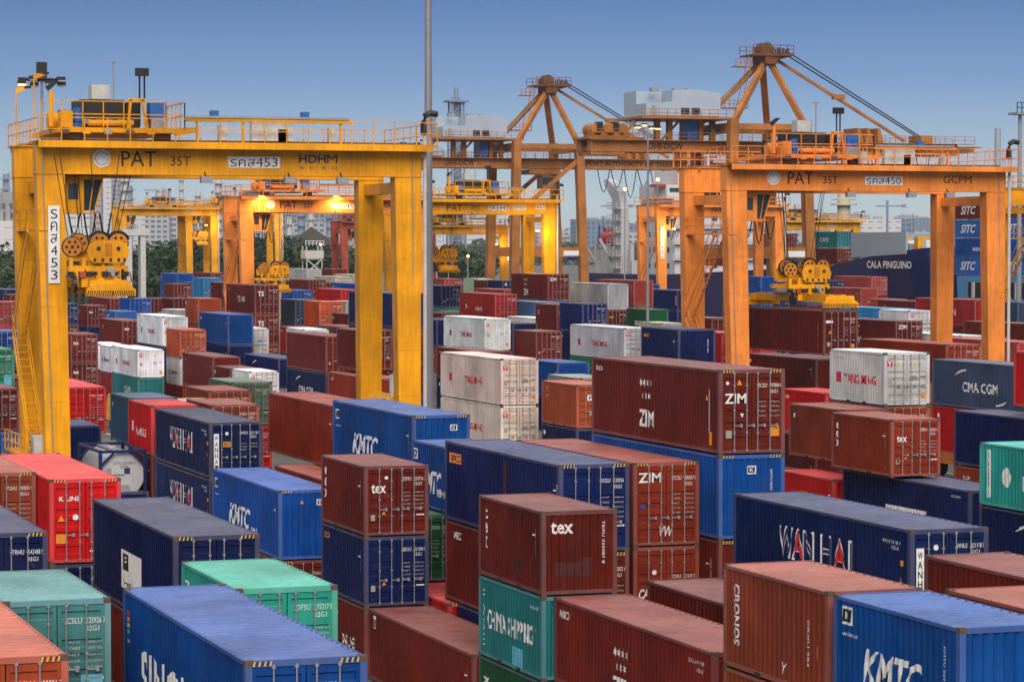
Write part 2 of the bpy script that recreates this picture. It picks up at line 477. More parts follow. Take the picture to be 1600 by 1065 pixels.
_wh = [('s', 'W', 0.325, .55, .98, 1.0, 'w', 'b'), ('s', 'W', 0.325, .55, 0.84, 0.84, 'n', 'z'), ('s', 'A', 0.395, .55, .98, 0.85, 'w', 'b'), ('s', 'A', 0.395, .55, 0.86, 0.71, 'r', 'bz'), ('s', 'N', 0.455, .55, .98, 0.75, 'w', 'b'), ('s', 'N', 0.455, .55, 0.84, 0.59, 'n', 'z'), ('s', 'H', 0.555, .55, .98, 0.75, 'w', 'b'), ('s', 'H', 0.555, .55, 0.84, 0.59, 'n', 'z'), ('s', 'A', 0.63, .55, .98, 0.85, 'w', 'b'), ('s', 'A', 0.63, .55, 0.86, 0.71, 'r', 'bz'), ('s', 'I', 0.69, .55, .98, 0.26, 'w', 'b'), ('s', 'I', 0.69, .55, 0.84, 0.1, 'n', 'z'), 
       ('s', 'WHLU 421118 0', .90, .83, .10, 1.1, 'w', ''), ('s', '42G1', .92, .77, .10, .4, 'w', ''), ('s', '#tri', .95, .44, .22, .22, 'o', ''), ('s', '#rect', .955, .62, .16, .14, 'o', ''),
       ('e', '#rect', .13, .46, 1.75, .24, 'w', ''), ('e', 'WANHAI', .13, .46, 1.6, .15, 'k', 'bvz'), ('e', '#disc', .33, .80, .16, .16, 'w', ''), ('e', '#rect', .33, .61, .24, .34, 'o', ''), ('e', 'B3', .33, .61, .18, .24, 'k', 'bz')] + codes('WHLU', '421118 0', '42G1')[:8]
MARKS = {
    'sinokor': [('s', 'SINOKOR', .50, .38, 1.3, 8.2, 'w', 'b'), ('s', '#rect', .045, .82, .1, .2, 'r', ''), ('s', '#rect', .045, .77, .1, .2, 'o', ''), ('s', '#rect', .045, .72, .1, .2, 'y', ''), ('s', '#rect', .045, .67, .1, .2, 'l', ''), ('s', 'line', .05, .6, .12, .4, 'w', 'i'), ('s', 'X', .95, .7, .16, .14, 'w', 'b'),
                ('e', '#rect', .38, .72, .5, .6, 'w', ''), ('e', '#disc', .38, .74, .36, .4, 'r', 'z'), ('e', 'SKR', .38, .74, .14, .3, 'y', 'bZ'), ('e', 'SKHU', .66, .80, .2, .42, 'w', 'b'), ('e', '4781', .66, .70, .2, .42, 'w', 'b'), ('e', '52 0', .88, .74, .18, .34, 'w', 'b')],
    'idc': codes('CSLU', '123926 7', '22G1') + [('e', '#rect', .82, .16, .9, .5, 'l', '')], 'idn': codes('TRHU', '542488 5', '45G1'), 'idb': codes('TGHU', '304201 9', '45G1'), 'ids': codes('TCKU', '210377 4', '22G1'),
    'dx1': codes('GLDU', '076 5', '22G1')[:8] + [('e', 'GOLD', .2, .7, .2, .5, 'y', 'b')], 'dx2': codes('FCIU', '390441 2', '45G1')[:6] + [('e', '#rect', .2, .8, .3, .3, 'w', ''), ('e', 'F', .2, .8, .2, .14, 'n', 'bz')],
    'idv2': sidecodes(.9) + [('s', '#rect', .3, .2, .5, .3, 's', ''), ('s', 'FLEX', .1, .82, .18, .7, 'w', 'b')], 'idv3': sidecodes(.92) + [('s', '#rect', .55, .3, .4, .45, 's', ''), ('s', '#rect', .07, .8, .25, .3, 'w', '')],
    'idv': sidecodes() + [('s', '#rect', .1, .78, .2, .12, 'w', '')],
    'ics': [('s', 'ICS', .06, .84, .5, .3, 'w', 'v')] + sidecodes() + codes('ICSU', '421034 1', '42G1'),
    'kline': [('e', 'K LINE', .28, .77, .16, .72, 'w', 'b'), ('e', '#tri', .16, .54, .2, .26, 'o', ''), ('e', '#disc', .36, .55, .2, .2, 'w', ''), ('e', '#rect', .16, .30, .32, .36, 'o', ''), ('e', '888', .68, .5, .08, .4, 'w', ''), ('e', '#rect', .6, .15, .06, .2, 'w', '')],
    'pexu': [('s', '#rect', .50, .42, 1.15, 2.9, 'w', ''), ('s', '#flag', .43, .50, .5, .9, 'k', 'z'), ('s', 'F', .43, .50, .32, .4, 'w', 'bZ'), ('s', 'leasing', .48, .28, .2, 2.1, 'n', 'iz'), ('s', '#tri', .94, .3, .2, .14, 'o', '')] + [('e', 'PEXU', .66, .66, .16, .34, 'w', 'b'), ('e', '490032 0', .865, .66, .16, .44, 'w', 'b'), ('e', '#rect', .3, .5, .1, .3, 'w', '')],
    'dfsu': codes('DFSU', '115317 8', '22G1') + [('s', 'Th', .12, .78, .3, .5, 'w', 'b')],
    'kmtc': _kmtc + [('e', '#tri', .4, .83, .16, .14, 'o', '')], 'kend': KL('e', .5, .82, .28) + [('e', 'KMTU 8201', .8, .70, .07, .7, 'w', 'V')],
    'kmtc3': _kmtc, 'kmtc2': KL('s', .11, .84, .42) + [('s', 'www.line.co', .13, .68, .1, .8, 'w', ''), ('s', 'KMTC', .48, .44, .86, 2.9, 'w', 'bi'), ('s', 'LINE', .80, .28, .3, .9, 'w', 'b'), ('s', 'KMTU 820117 3', .88, .6, .07, 1.1, 'w', 'V'), ('s', '#rect', .94, .5, .16, .1, 'o', '')] + KL('e', .72, .82, .24),
    'tex2': [('s', 'tex', .1, .62, 1.3, .26, 'w', 'bv'), ('e', 'tex', .22, .68, .34, .56, 'w', 'b'), ('e', '#disc', .34, .83, .12, .14, 'w', '')] + sidecodes(.88) + codes('TEMU', '250716 3', '22G1'),
    'tex1': [('s', 'tex', .12, .62, 1.4, .26, 'w', 'bv'), ('e', 'tex', .27, .80, .36, .72, 'w', 'b'), ('e', 'TEXU 325087 8', .82, .62, .09, 1.3, 'w', 'V'), ('e', '#rect', .42, .31, .42, 1.2, 's', ''), ('e', '#rect', .60, .405, .22, .36, 's', 'z'), ('s', '#rect', .62, .30, .5, .7, 's', '')] + sidecodes(.88),
    'tex3': [('s', 'tex', .1, .62, 1.2, .24, 'w', 'bv'), ('e', 'tex', .22, .66, .28, .5, 'w', 'b'), ('e', '#tri', .15, .3, .2, .2, 'o', '')] + sidecodes(.88) + codes('TEMU', '190224 5', '22G1'),
    'texd': [('e', 'tex', .2, .68, .3, .5, 'w', 'b'), ('s', 'C', .15, .68, .4, .4, 'w', 'b')] + codes('TEMU', '190224 5', '22G1')[:9],
    'seaco2': [('s', 'SEACO', .12, .84, .22, .8, 'o', 'b')] + sidecodes(.88) + codes('SEGU', '201004 0', '22G1'),
    'seaco': [('s', '#rect', .10, .80, .36, 1.4, 'o', ''), ('s', 'SEACO', .10, .80, .24, 1.2, 'n', 'bz'), ('s', '#rect', .55, .5, 2.3, .24, 's', '')] + sidecodes(.96) + codes('SEGU', '520036 1', '45G1'),
    'seaco3': [('s', 'seaco', .13, .80, .2, .9, 'o', 'b'), ('e', 'SEGU 201', .8, .6, .08, .8, 'w', 'V')] + sidecodes(.88), 'seacos': [('s', 'TiMac', .08, .83, .3, 1.6, 'w', 'b'), ('s', '#rect', .96, .5, 1.2, .3, 'o', '')],
    'lines': [('s', '#horse', .3, .62, 1.3, .9, 'w', ''), ('s', 'ONS LINES', .62, .42, .42, 3.0, 'w', 'b')],
    'vxx': [('s', 'WEXX', .12, .84, .26, .9, 'w', 'b')] + codes('WXXU', '120052 6', '45G1'),
    'chinashipping': [('s', 'CHINA SHIPPING', .5, .50, .62, 4.4, 'w', 'b'), ('s', 'FQSE', .08, .5, 1.9, .14, 'w', 'v'), ('s', '#rect', .62, .15, .7, .9, 'l', ''), ('s', 'CCLU 4420', .88, .84, .1, .7, 'w', ''), ('s', '#rect', .9, .58, .12, .1, 'o', '')],
    'evg': [('s', '#star', .12, .72, .5, .6, 'w', '')],
    'zimlow': [('s', 'WIRINCX', .07, .83, .24, .85, 'w', 'b')] + zimstars(.45, .55, .9) + [('s', 'ZIM', .46, .24, .62, 1.5, 'w', 'b'), ('s', 'ZCSU 891078', .90, .84, .1, 1.0, 'w', ''), ('s', '45G1', .92, .76, .1, .4, 'w', '')] + [('e', 'ZIM', .3, .6, .34, .7, 'w', 'b')],
    'zimbig': [('s', 'TRITON', .06, .86, .17, .75, 'w', 'b')] + zimstars(.45, .66, .95) + [('s', 'ZIM', .455, .30, .62, 1.5, 'w', 'b'), ('s', '#rect', .93, .5, 1.5, .06, 'w', ''), ('s', '#tri', .91, .66, .2, .2, 'o', ''), ('s', '#rect', .94, .18, .45, .26, 'o', ''),
               ('e', 'ZIM', .25, .66, .34, .8, 'w', 'b'), ('e', '#tri', .31, .85, .2, .2, 'o', ''), ('e', '#disc', .13, .84, .12, .12, 'w', ''), ('e', '#tri2', .35, .46, .14, .14, 'w', ''), ('e', '#rect', .15, .24, .26, .22, 'g', ''), ('e', '#rect', .85, .27, .34, .32, 'o', '')] + codes('ZCSU', '707884 8', '45G1')[:11],
    'zimdoor': [('e', 'ZIM', .25, .82, .34, .84, 'w', 'b'), ('e', '#disc', .14, .48, .16, .18, 'b', ''), ('e', 'VW', .5, .18, .36, .5, 'w', 'i'), ('s', 'ZCSU', .93, .8, .12, .5, 'w', '')] + codes('ZCSU', '880857 8', '45G1')[:13],
    'zimh': [('s', 'ZCSU 8', .93, .45, .12, 1.6, 'o', 'V'), ('e', '#rect', .17, .75, .16, .5, 'w', ''), ('e', '#tri', .2, .52, .18, .3, 'o', ''), ('e', '#rect', .15, .25, .26, .22, 'g', ''), ('e', '#rect', .85, .22, .22, .22, 'o', '')] + codes('ZCSU', '331', '45G1')[:10],
    'zimsm': zimstars(.40, .68, 1.0) + [('s', 'ZIM', .41, .30, .7, 1.5, 'w', 'b'), ('e', 'ZIM', .26, .80, .34, .8, 'w', 'b')] + codes('ZCSU', '4410', '45G1')[:9],
    'cai': [('e', 'CAI', .18, .38, .34, .46, 'w', 'bi'), ('e', '#disc', .32, .66, .17, .17, 'w', '')] + [('e', 'CAIU', .66, .60, .12, .3, 'w', ''), ('e', '821569 2', .85, .60, .12, .42, 'w', ''), ('e', '45G1', .85, .51, .12, .3, 'w', '')],
    'wanhai': _wh,
    'cronos': [('s', 'CRONOS', .125, .54, .34, 1.55, 'w', 'bV'), ('s', '#rect', .85, .5, 1.6, .03, 'w', ''), ('s', 'CRXU 284', .82, .48, .08, 1.1, 'w', 'V'), ('s', '#rect', .9, .42, .3, .1, 'o', ''), ('s', 'Y', .6, .18, .3, .25, 'w', 'i')],
    'bluelogo': [('s', '#rect', .11, .5, .8, .5, 'w', ''), ('s', '#rect', .11, .5, .72, .42, 'n', 'z'), ('s', '#arc', .11, .6, .2, .34, 'y', 'Z')],
    'inter': [('s', '#rect', .06, .52, 1.95, .3, 'w', ''), ('s', 'C BASHNYA', .06, .52, 1.7, .16, 'k', 'bvz'), ('s', '#disc', .18, .5, .8, .7, 'w', ''), ('s', 'Interasia', .46, .44, .6, 4.2, 'w', 'b')],
    'cma': _cma, 'globe': [('s', '#disc', .42, .36, .95, 1.1, 'w', ''), ('s', '#star', .42, .38, .6, .6, 'b', 'z')],
    'capital': [('s', 'CAPITAL', .4, .5, .6, 3.2, 'w', 'b')], 'ym': _ym, 'ymr': _ym,
    'ymd': [x for x in _ym if x[0] == 'e'] + [('s', '#rect', .1, .8, .06, .4, 'r', '')],
    'dongbanner': [('s', '#rect', .52, .40, .62, 3.9, 'w', ''), ('s', 'SIAM', .40, .40, .36, 1.4, 'r', 'bz'), ('s', 'CORNEL', .62, .40, .36, 1.9, 'k', 'bz'), ('s', 'DYLU 201 8', .9, .86, .1, .8, 'w', '')],
    'plogo': [('e', '#rect', .36, .7, .34, .4, 'w', ''), ('e', 'P', .36, .7, .22, .2, 'k', 'bz'), ('e', '#rect', .36, .35, .26, .2, 'g', ''), ('s', 'Y', .15, .82, .3, .2, 'w', ''), ('s', '#rect', .15, .66, .1, .14, 'w', '')],
    'klinesm': [('s', 'K LINE', .45, .3, .5, 2.6, 'w', 'b'), ('s', 'KKFU', .06, .5, 1.2, .14, 'w', 'v')] + KL('e', .2, .7, .3) + codes('KKFU', '77', '45G1')[:5],
    'hs': [('s', '#rect', .2, .5, .5, .35, 'w', ''), ('s', 'HAMBURG', .55, .42, .40, 2.4, 'w', 'b')] + codes('SUDU', '55', '45G1')[:4],
    'evergreen': [('s', 'EVERGREEN', .62, .5, .6, 4.4, 'w', 'b')], 'cape': [('s', 'CAPE', .6, .5, .7, 3.2, 'w', 'b')],
    'florens': [('s', '#tri', .22, .5, .6, .5, 'n', ''), ('s', 'florens', .58, .48, .42, 2.6, 'n', 'b')],
    'triton': [('s', 'triton', .25, .82, .24, 1.2, 'y', 'b')] + sidecodes(.88),
    'ts': [('s', 'C', .1, .82, .3, .3, 'w', 'b'), ('s', 'T S', .45, .5, .6, 1.2, 'w', 'b'), ('s', 'LINES', .6, .5, .5, 1.4, 'w', 'b'), ('e', 'TS', .25, .7, .5, .6, 'w', 'b')] + codes('TSLU', '77', '45G1')[:9],
    'boxlogo': [('s', '#rect', .6, .45, 1.0, 2.4, 'w', ''), ('s', 'CNC', .6, .45, .6, 1.8, 'n', 'bz')], 'text_w': [('s', 'BRIDGE', .55, .4, .5, 2.8, 'w', 'b')],
    'maxicon': [('s', 'MAXICON', .50, .50, .62, 4.6, 'w', 'b'), ('e', '#rect', .4, .7, .35, .5, 'w', '')],
    'sitc': [('s', 'SITC', .32, .5, 1.2, 4.4, 'w', 'bi')],
}
def split_wave(mb, per, depth, axis, sign):
    """lay flat lettering into the corrugations: cut along every fold, then push inwards"""
    bm = bmesh.new(); me = mb.mesh('lettering'); bm.from_mesh(me)
    lo = min(v.co[axis] for v in bm.verts); hi = max(v.co[axis] for v in bm.verts)
    nrm = [0, 0, 0]; nrm[axis] = 1
    for x in wave_breaks(lo, hi, per)[1:-1]:
        co = [0, 0, 0]; co[axis] = x
        bmesh.ops.bisect_plane(bm, geom=bm.verts[:] + bm.edges[:] + bm.faces[:], plane_co=co, plane_no=nrm, dist=1e-5)
    oth = 1 - axis
    for v in bm.verts: v.co[oth] += sign * wave(v.co[axis], per, depth)
    bm.to_mesh(me); bm.free(); return me
def m_marks(key, L, H, end, drape):
    def f():
        sd, en = MB(), MB()
        for (fc, what, cx, cy, h, w, ink, fl) in MARKS[key]:
            k = 1.0 if L > 7 or key in SHORT_OK else min(1, .62 if w and w > 1.6 and fc == 's' else 1)
            if fc == 's': put(sd, (what, cx * L, cy * H, h, w and w * k, ink, fl), (-CW / 2 + .003, L / 2, 0), (0, -1, 0), (0, 0, 1), (-1, 0, 0))
            else: put(en, (what, cx * CW, cy * H, h, w, ink, fl), (-CW / 2, -L / 2 + (.004 if end != 'd' else .014), 0), (1, 0, 0), (0, 0, 1), (0, -1, 0))
        a = None if not sd.v else (split_wave(sd, SP, SD, 1, 1) if drape else sd.mesh('lettering'))
        b = None if not en.v else (split_wave(en, EP, ED, 0, 1) if end != 'd' and drape else en.mesh('lettering'))
        return a, b
    return cached(('mk', key, L, H, end, drape), f)
SHORT_OK = {'kmtc2', 'chinashipping', 'ym', 'tex1', 'tex2', 'cronos', 'florens', 'hs'}

def vary(c, k=.2):
    f = 1 + random.uniform(-k, k); return tuple(min(1, x * f * (1 + random.uniform(-.05, .05))) for x in c)

def container(u, v, zb, L, H, col, end, marks, label, group, lod, loc_only=False):
    """u, v: near left corner of the footprint; zb: underside"""
    if not marks: marks = random.choice(('ids', 'idc', 'idb', 'idn', 'dx1', 'dx2')) if end == 'd' else random.choice(('idv', 'idv2', 'idv3'))
    loc = (u + CW / 2, v + L / 2, zb); c = vary(CCOL[col])
    rgb = c
    if lod == 2:
        root = link_mesh('shipping_container', m_shell(L, H, end), None, loc, rgb)
        tag(root, label, 'container', group)
        if end == 'd': link_mesh('door', m_door(L, H, -1, True), root, color=rgb); link_mesh('door', m_door(L, H, 1, True), root, color=rgb)
    else:
        root = empty('shipping_container', loc, label, 'container', group)
        if col == 'N2' and end == 'd': fc = rgb
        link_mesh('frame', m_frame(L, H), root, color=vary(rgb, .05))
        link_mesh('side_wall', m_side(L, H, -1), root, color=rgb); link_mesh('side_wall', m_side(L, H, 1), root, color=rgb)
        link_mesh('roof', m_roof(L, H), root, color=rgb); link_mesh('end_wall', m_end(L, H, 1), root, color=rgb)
        if end == 'd':
            for s in (-1, 1):
                d = link_mesh('door', m_door(L, H, s, lod == 1), root, color=rgb)
                if lod == 0:
                    for x in ((-.66, -.2) if s < 0 else (.2, .66)): link_mesh('locking_bar', m_bar(L, H, x), d)
        else: link_mesh('end_wall', m_end(L, H, -1), root, color=rgb)
        for sx in (-1, 1):
            for sy in (-1, 1):
                for z in (.06, H - .06):
                    link_mesh('corner_casting', m_castings(), root, (sx * (CW / 2 - .083), sy * (L / 2 - .083), z))
        if H > 2.7 and lod == 0 : link_mesh('hazard_stripes', m_hazard(L, H), root)
    if marks in MARKS:
        a, b = m_marks(marks, L, H, end, lod < 2 and v < 200)
        if a: link_mesh('lettering', a, root)
        if b: link_mesh('end_lettering', b, root)
    return root

# ------------------------------------------------------------ the container yard
# rows: left edge, near edge, top, length, height, colour, near end, marks, label, tiers below, supports (high, standard)
ROWS = [
(12.35,51.49,7.77,40,2.9,'U','d','sinokor','deep blue container with huge white lettering,lowest at the bottom edge',[],[(2.28,0,0),(-0.31,0,0)]),
(6.85,53.48,7.77,40,2.9,'B','d','','rust brown container with hazard stripes cut by the bottom left corner',[],[(2.28,0,0),(-0.31,0,0)]),
(9.29,61.93,7.77,20,2.59,'T','d','idc','pale teal container beside the rust brown one,patched teal door',[],[(2.59,0,0),(-0.0,0,0)]),
(10.37,77.0,7.77,40,2.9,'N','d','idn','navy container at the left edge behind the pale teal one',[],[(2.28,0,0),(-0.31,0,0)]),
(15.55,93.02,7.88,40,2.9,'R','d','kline','bright red container with pink roof and small white name on its door',[(2.59,'N','d','','navy container directly beneath the bright red one')],0),
(13.08,95.67,7.94,40,2.9,'B','d','idb','orange brown container touching the bright red one,at the left edge',[],[(2.45,0,0),(-0.14,0,0)]),
(15.86,74.5,7.77,40,2.9,'N','d','pexu','large navy container with a white square emblem on its side',[(2.59,'M','w','','dark maroon container under the navy one with square emblem')],0),
(14.79,62.5,7.77,20,2.59,'T2','d','dfsu','bright sea green container between two blue ones,roof wide open to view',[],[(2.59,0,0),(-0.0,0,0)]),
(27.67,109.37,5.8,40,2.9,'U','w','kmtc','blue container with white lettering below the two dark navy ones',[(2.9,'M','d','ids','maroon container under the blue one with white lettering')],0),
(27.58,96.32,7.77,20,2.59,'M','d','tex2','maroon short container with white name,topmost of a three high stack',[(2.59,'N','d','seaco2','navy short container in the middle of a three high stack'),(2.59,'M','w','lines','maroon container with white horse emblem lettering,bottom of three high stack')],0),
(27.7,84.1,2.59,40,2.59,'M','d','ics','long maroon container lying low on the ground with a shiny roof',[],0),
(30.47,83.55,8.7,40,2.9,'N','d','seaco','long navy container with orange name plate and rusty vertical band',[(2.9,'M','d','vxx','maroon container under the navy one with orange name plate')],[(0.0,1,1)]),
(27.89,78.01,7.77,20,2.59,'M','w','tex1','short maroon container with white name and dark smudge on rusty end',[(2.59,'T3','w','chinashipping','teal container with white lettering under the smudged maroon one'),(2.59,'G','w','evg','dark green container at the bottom edge under the teal one')],0),
(28.28,65.79,5.18,40,2.59,'M','d','zimlow','long maroon container with star emblem at the bottom edge',[],[(-0.0,0,0)]),
(31.52,66.33,5.49,40,2.9,'M','d','','maroon container half hidden beside the one with star emblem',[],0),
(34.51,87.24,8.39,40,2.9,'M2','d','zimdoor','red brown container with big white door name and chalk scrawl',[(2.59,'M2','d','cai','red container with slanted white name on its door')],0),
(36.98,85.62,11.6,40,2.9,'M','d','zimbig','big maroon container with seven star emblem,topmost in the middle',[(2.9,'U','w','kend','blue container with K flag under the big star emblem one')],[(2.9,1,1)]),
(35.3,68.36,7.9,40,2.59,'N2','d','wanhai','navy container with red and white outlined lettering',[],0),
(27.61,57.56,7.77,20,2.59,'B2','w','cronos','brick brown container with white lettering running downwards',[(2.59,'B','w','','brick orange container under the one with downward lettering')],[(-0.0,0,0)]),
(27.56,51.11,7.77,20,2.59,'U','w','kmtc2','bright blue container with flag emblem at the bottom right',[(2.59,'U','w','','blue container beneath the bright blue one with flag emblem')],[(-0.0,0,0)]),
(33.34,51.57,7.77,40,2.59,'M','w','bluelogo','maroon container with small blue emblem near the right edge',[],0),
(30.46,45.02,7.77,40,2.59,'B','w','','tan roofed container in the bottom right corner',[],[(2.59,0,0),(-0.0,0,0)]),
(54.96,88.14,7.77,40,2.59,'T4','w','inter','turquoise container with white lettering at the right edge',[(2.59,'N','w','cma','navy container with swoosh lettering under the turquoise one')],[(-0.0,0,0)]),
(62.16,103.79,8.08,40,2.59,'N','w','globe','navy container with white globe emblem at the right edge',[],[(2.59,1,1)]),
(80.96,141.77,8.82,40,2.9,'K','w','cma','slate container with cream swoosh lettering behind the white one',[],[(3.02,1,1)]),
(63.2,106.15,11.0,20,2.59,'R','w','capital','bright red container cut off by the right edge',[],0),
(60.29,119.54,10.67,20,2.59,'W','d','ym','white container with red lettering standing on brown ones,below crane 450',[(2.59,'B','d','','pink brown container under the white one below crane 450')],0),
(55.51,109.37,8.15,20,2.59,'M2','d','tex3','rusty red container with white name on doors,below the white one',[],0),
(57.34,118.02,8.07,20,2.59,'B3','w','idv','orange brown short container right of the big star emblem one',[],0),
(56.11,103.28,5.49,40,2.59,'N','w','dongbanner','navy container with a white banner along its lower side',[],[(0.0,1,0)]),
(55.66,115.5,5.0,20,2.59,'R','w','','bright red low container beside the blue one with K flag',[],0),
(32.44,106.23,8.96,40,2.9,'U','w','kmtc3','blue container with white lettering and lilac roof,beside crane 453',[],0),
(32.55,118.55,8.69,40,2.9,'M2','w','idv','red brown container touching the lilac roofed blue one',[],0),
(30.77,110.23,5.8,40,2.59,'M2','w','','pink roofed container low behind the short maroon stack',[],0),
(32.04,98.93,8.08,20,2.59,'U','w','kmtc','blue container squeezed between the short maroon stack and long navy one',[],0),
(30.02,100.56,5.49,20,2.59,'G','d','ids','dark green container with door codes deep in a gap',[],0),
(30.14,94.3,2.9,40,2.9,'R','w','','crimson roofed container on the ground deep in a gap',[],0),
(54.19,159.02,8.98,40,2.9,'P','d','ymr','upper cream reefer container with red lettering beside the light pole',[(2.9,'P','d','ymr','lower cream reefer container with red lettering beside the light pole')],0),
(56.13,150.95,7.72,20,2.59,'B','d','plogo','orange brown container with P emblem left of the star emblem one',[(2.59,'N','w','','navy container under the one with P emblem')],0),
(67.03,184.21,7.58,20,2.59,'U','w','','',[],[(2.4,0,0)]),
(60.97,163.32,7.49,20,2.59,'Y','w','','',[],0),
(78.63,200.81,9.47,40,2.59,'W','d','ym','white container with red lettering just left of the navy and orange ones',[(2.59,'G2','w','','green container under the second white one')],[(1.7,0,0)]),
(78.31,234.27,9.41,40,2.9,'W','w','ym','white container with red lettering directly right of the light pole',[(2.59,'M','w','','')],0),
(81.32,229.0,8.38,20,2.59,'M','d','ids','',[],0),
(89.32,246.34,7.72,20,2.59,'M','w','','',[],0),
(93.03,258.81,8.67,40,2.9,'W','d','ymd','',[],0),
(83.61,241.96,8.74,20,2.59,'N','w','','',[],[(3.56,0,1)]),
(92.9,274.52,10.91,40,2.9,'R2','d','hs','',[],0),
(100.59,279.47,12.94,40,2.9,'M','d','zimsm','far maroon container with star emblem,topmost below crane 443',[],[(7.45,0,1)]),
(95.47,266.43,10.17,40,2.59,'K2','d','klinesm','',[],0),
(89.55,246.26,10.37,20,2.59,'M','d','texd','',[],0),
(87.64,234.22,10.7,20,2.59,'N','d','ids','',[],[(5.21,1,1)]),
(107.94,280.62,11.86,40,2.9,'Y2','w','','',[],[(6.37,0,1)]),
(117.28,296.43,12.02,40,2.9,'D','w','','',[],[(6.53,0,1)]),
(136.09,340.72,10.91,40,2.59,'U','w','','',[(2.59,'G2','w','evergreen','')],0),
(129.7,313.3,10.58,40,2.59,'N','d','seacos','',[(2.59,'N','w','cma','')],0),
(109.72,273.43,9.21,20,2.59,'G','w','text_w','',[],0),
(101.73,249.74,8.41,20,2.59,'C','w','','',[],[(2.92,1,0),(0.03,1,0)]),
(63.67,153.63,10.84,20,2.59,'N','w','seaco3','navy container with bright blue end,topmost behind the star emblem one',[],[(5.35,1,0),(2.46,1,0),(-0.13,0,0)]),
(76.29,159.85,11.73,40,2.9,'M','d','zimh','maroon container hanging from the spreader of crane 450',[],0),
(44.42,298.03,9.97,20,2.59,'D','d','ids','',[],[(4.79,0,1),(2.2,0,0),(-0.39,0,0)]),
(28.36,195.66,9.85,20,2.59,'U','d','ids','',[(2.59,'M','d','ids','')],0),
(26.44,186.8,8.91,20,2.59,'G2','d','','',[],[(3.73,0,0),(1.14,0,0),(-1.45,0,0)]),
(23.45,165.62,7.33,20,2.59,'M','d','ids','',[(2.59,'U2','d','','')],[(-0.44,0,0)]),
(29.51,169.87,7.11,40,2.9,'R','d','ids','tall bright red container behind the leg of crane 453',[],0),
(26.8,157.06,5.55,20,2.59,'N','w','','',[],[(0.06,1,0)]),
(42.66,243.62,8.12,20,2.59,'M','d','texd','',[(2.59,'M','d','texd','')],[(0.04,1,0)]),
(53.12,273.65,8.45,40,2.59,'M','d','texd','',[],[(2.96,1,1),(0.07,1,1)]),
(49.43,247.42,6.51,40,2.59,'W','w','ym','',[(2.59,'T3','w','cape','')],0),
(49.72,261.6,6.32,20,2.59,'W','w','florens','',[(2.59,'R2','w','','')],0),
(49.85,268.96,6.33,20,2.59,'W','w','ymd','',[(2.59,'M','w','','')],0),
(28.13,137.36,7.77,20,2.59,'R','w','hs','bright red container with white name right behind the upper navy one',[(2.59,'M','w','triton','maroon container with yellow name under the bright red one')],[(-0.0,0,0)]),
(27.85,122.88,7.77,40,2.59,'N2','d','wanhai','navy container with red and white lettering,upper of two alike',[(2.59,'N2','d','wanhai','navy container with red and white lettering,lower of two alike')],[(-0.0,0,0)]),
(28.42,143.85,7.8,20,2.59,'K2','w','','',[],0),
(30.86,142.25,7.52,20,2.59,'C','w','','',[],0),
(34.09,150.63,7.77,20,2.59,'B2','d','ids','',[],0),
(30.99,136.16,7.81,20,2.59,'B2','d','ids','',[],0),
(37.31,158.72,7.81,20,2.59,'G3','d','ids','grey green container behind the upper navy pair',[],[(2.63,0,1)]),
(54.06,258.51,9.24,40,2.9,'W','d','ym','',[(2.9,'N','w','seaco3',''),(2.59,'M','w','','')],0),
(53.28,247.15,8.29,20,2.59,'O','d','ids','',[(2.59,'W','w','florens','')],0),
(52.98,232.44,6.36,40,2.9,'M','w','','',[],[(0.87,0,1)]),
(52.8,225.09,5.69,20,2.59,'M','w','','',[],0),
(52.43,216.76,5.78,20,2.59,'W','d','ymd','',[],0),
(58.56,250.61,9.57,40,2.9,'U','w','','',[],[(4.08,0,1)]),
(61.36,255.99,8.12,20,2.59,'W','d','ym','',[],0),
(56.6,223.78,6.5,40,2.59,'N','w','cma','',[],0),
(60.44,236.21,5.41,20,2.59,'W','w','ymd','',[],0),
(55.63,205.07,8.95,40,2.9,'M','d','ids','maroon container just left of crane 453 right leg,on a blue one',[(2.9,'N','w','cma','navy container with white swoosh lettering under a maroon one')],0),
(52.61,181.23,6.77,40,2.59,'M2','w','','',[],0),
(63.8,261.51,12.15,40,2.9,'M','d','ts','maroon container with white lettering,highest left of crane 451',[(2.9,'M','d','ts',''),(2.59,'B','d','','')],0),
(61.17,275.05,10.62,20,2.59,'O','w','','',[],[(5.13,1,1)]),
(65.05,316.08,9.9,20,2.59,'M','d','ids','',[],0),
(63.03,295.62,10.26,20,2.59,'M','d','ids','',[],0),
(59.94,281.11,9.34,20,2.59,'Y2','w','','',[],0),
(59.52,302.12,10.17,20,2.59,'U','d','ids','',[],0),
(57.02,297.69,8.87,20,2.59,'U2','w','cma','',[],0),
(60.44,333.54,8.77,20,2.59,'M','d','texd','',[],[(3.59,0,1),(1.0,0,1),(-1.59,0,1)]),
(56.12,328.9,9.1,20,2.59,'N','d','ids','',[],[(3.92,0,1),(1.33,0,0),(-1.26,0,0)]),
(63.09,332.62,9.63,40,2.59,'M','d','ids','',[],0),
(53.31,351.87,10.49,40,2.59,'N','w','','',[],[(5.0,1,0),(2.41,0,0),(-0.18,0,0)]),
(50.84,331.57,10.18,20,2.59,'M','w','','',[],[(5.0,0,0),(2.41,0,0),(-0.18,0,0)]),
(76.69,359.66,11.03,20,2.59,'M','d','ids','',[],0),
(85.64,398.89,12.03,40,2.9,'U','w','','',[(2.9,'U','w','','')],0),
(80.54,365.74,11.12,20,2.59,'U','w','','',[],0),
(77.16,343.63,11.96,20,2.59,'L','d','ids','',[(2.59,'L','d','','')],0),
(93.7,411.98,11.99,40,2.59,'M','d','','',[],0),
(68.11,293.86,12.0,20,2.59,'M','w','','',[],[(6.82,0,1)]),
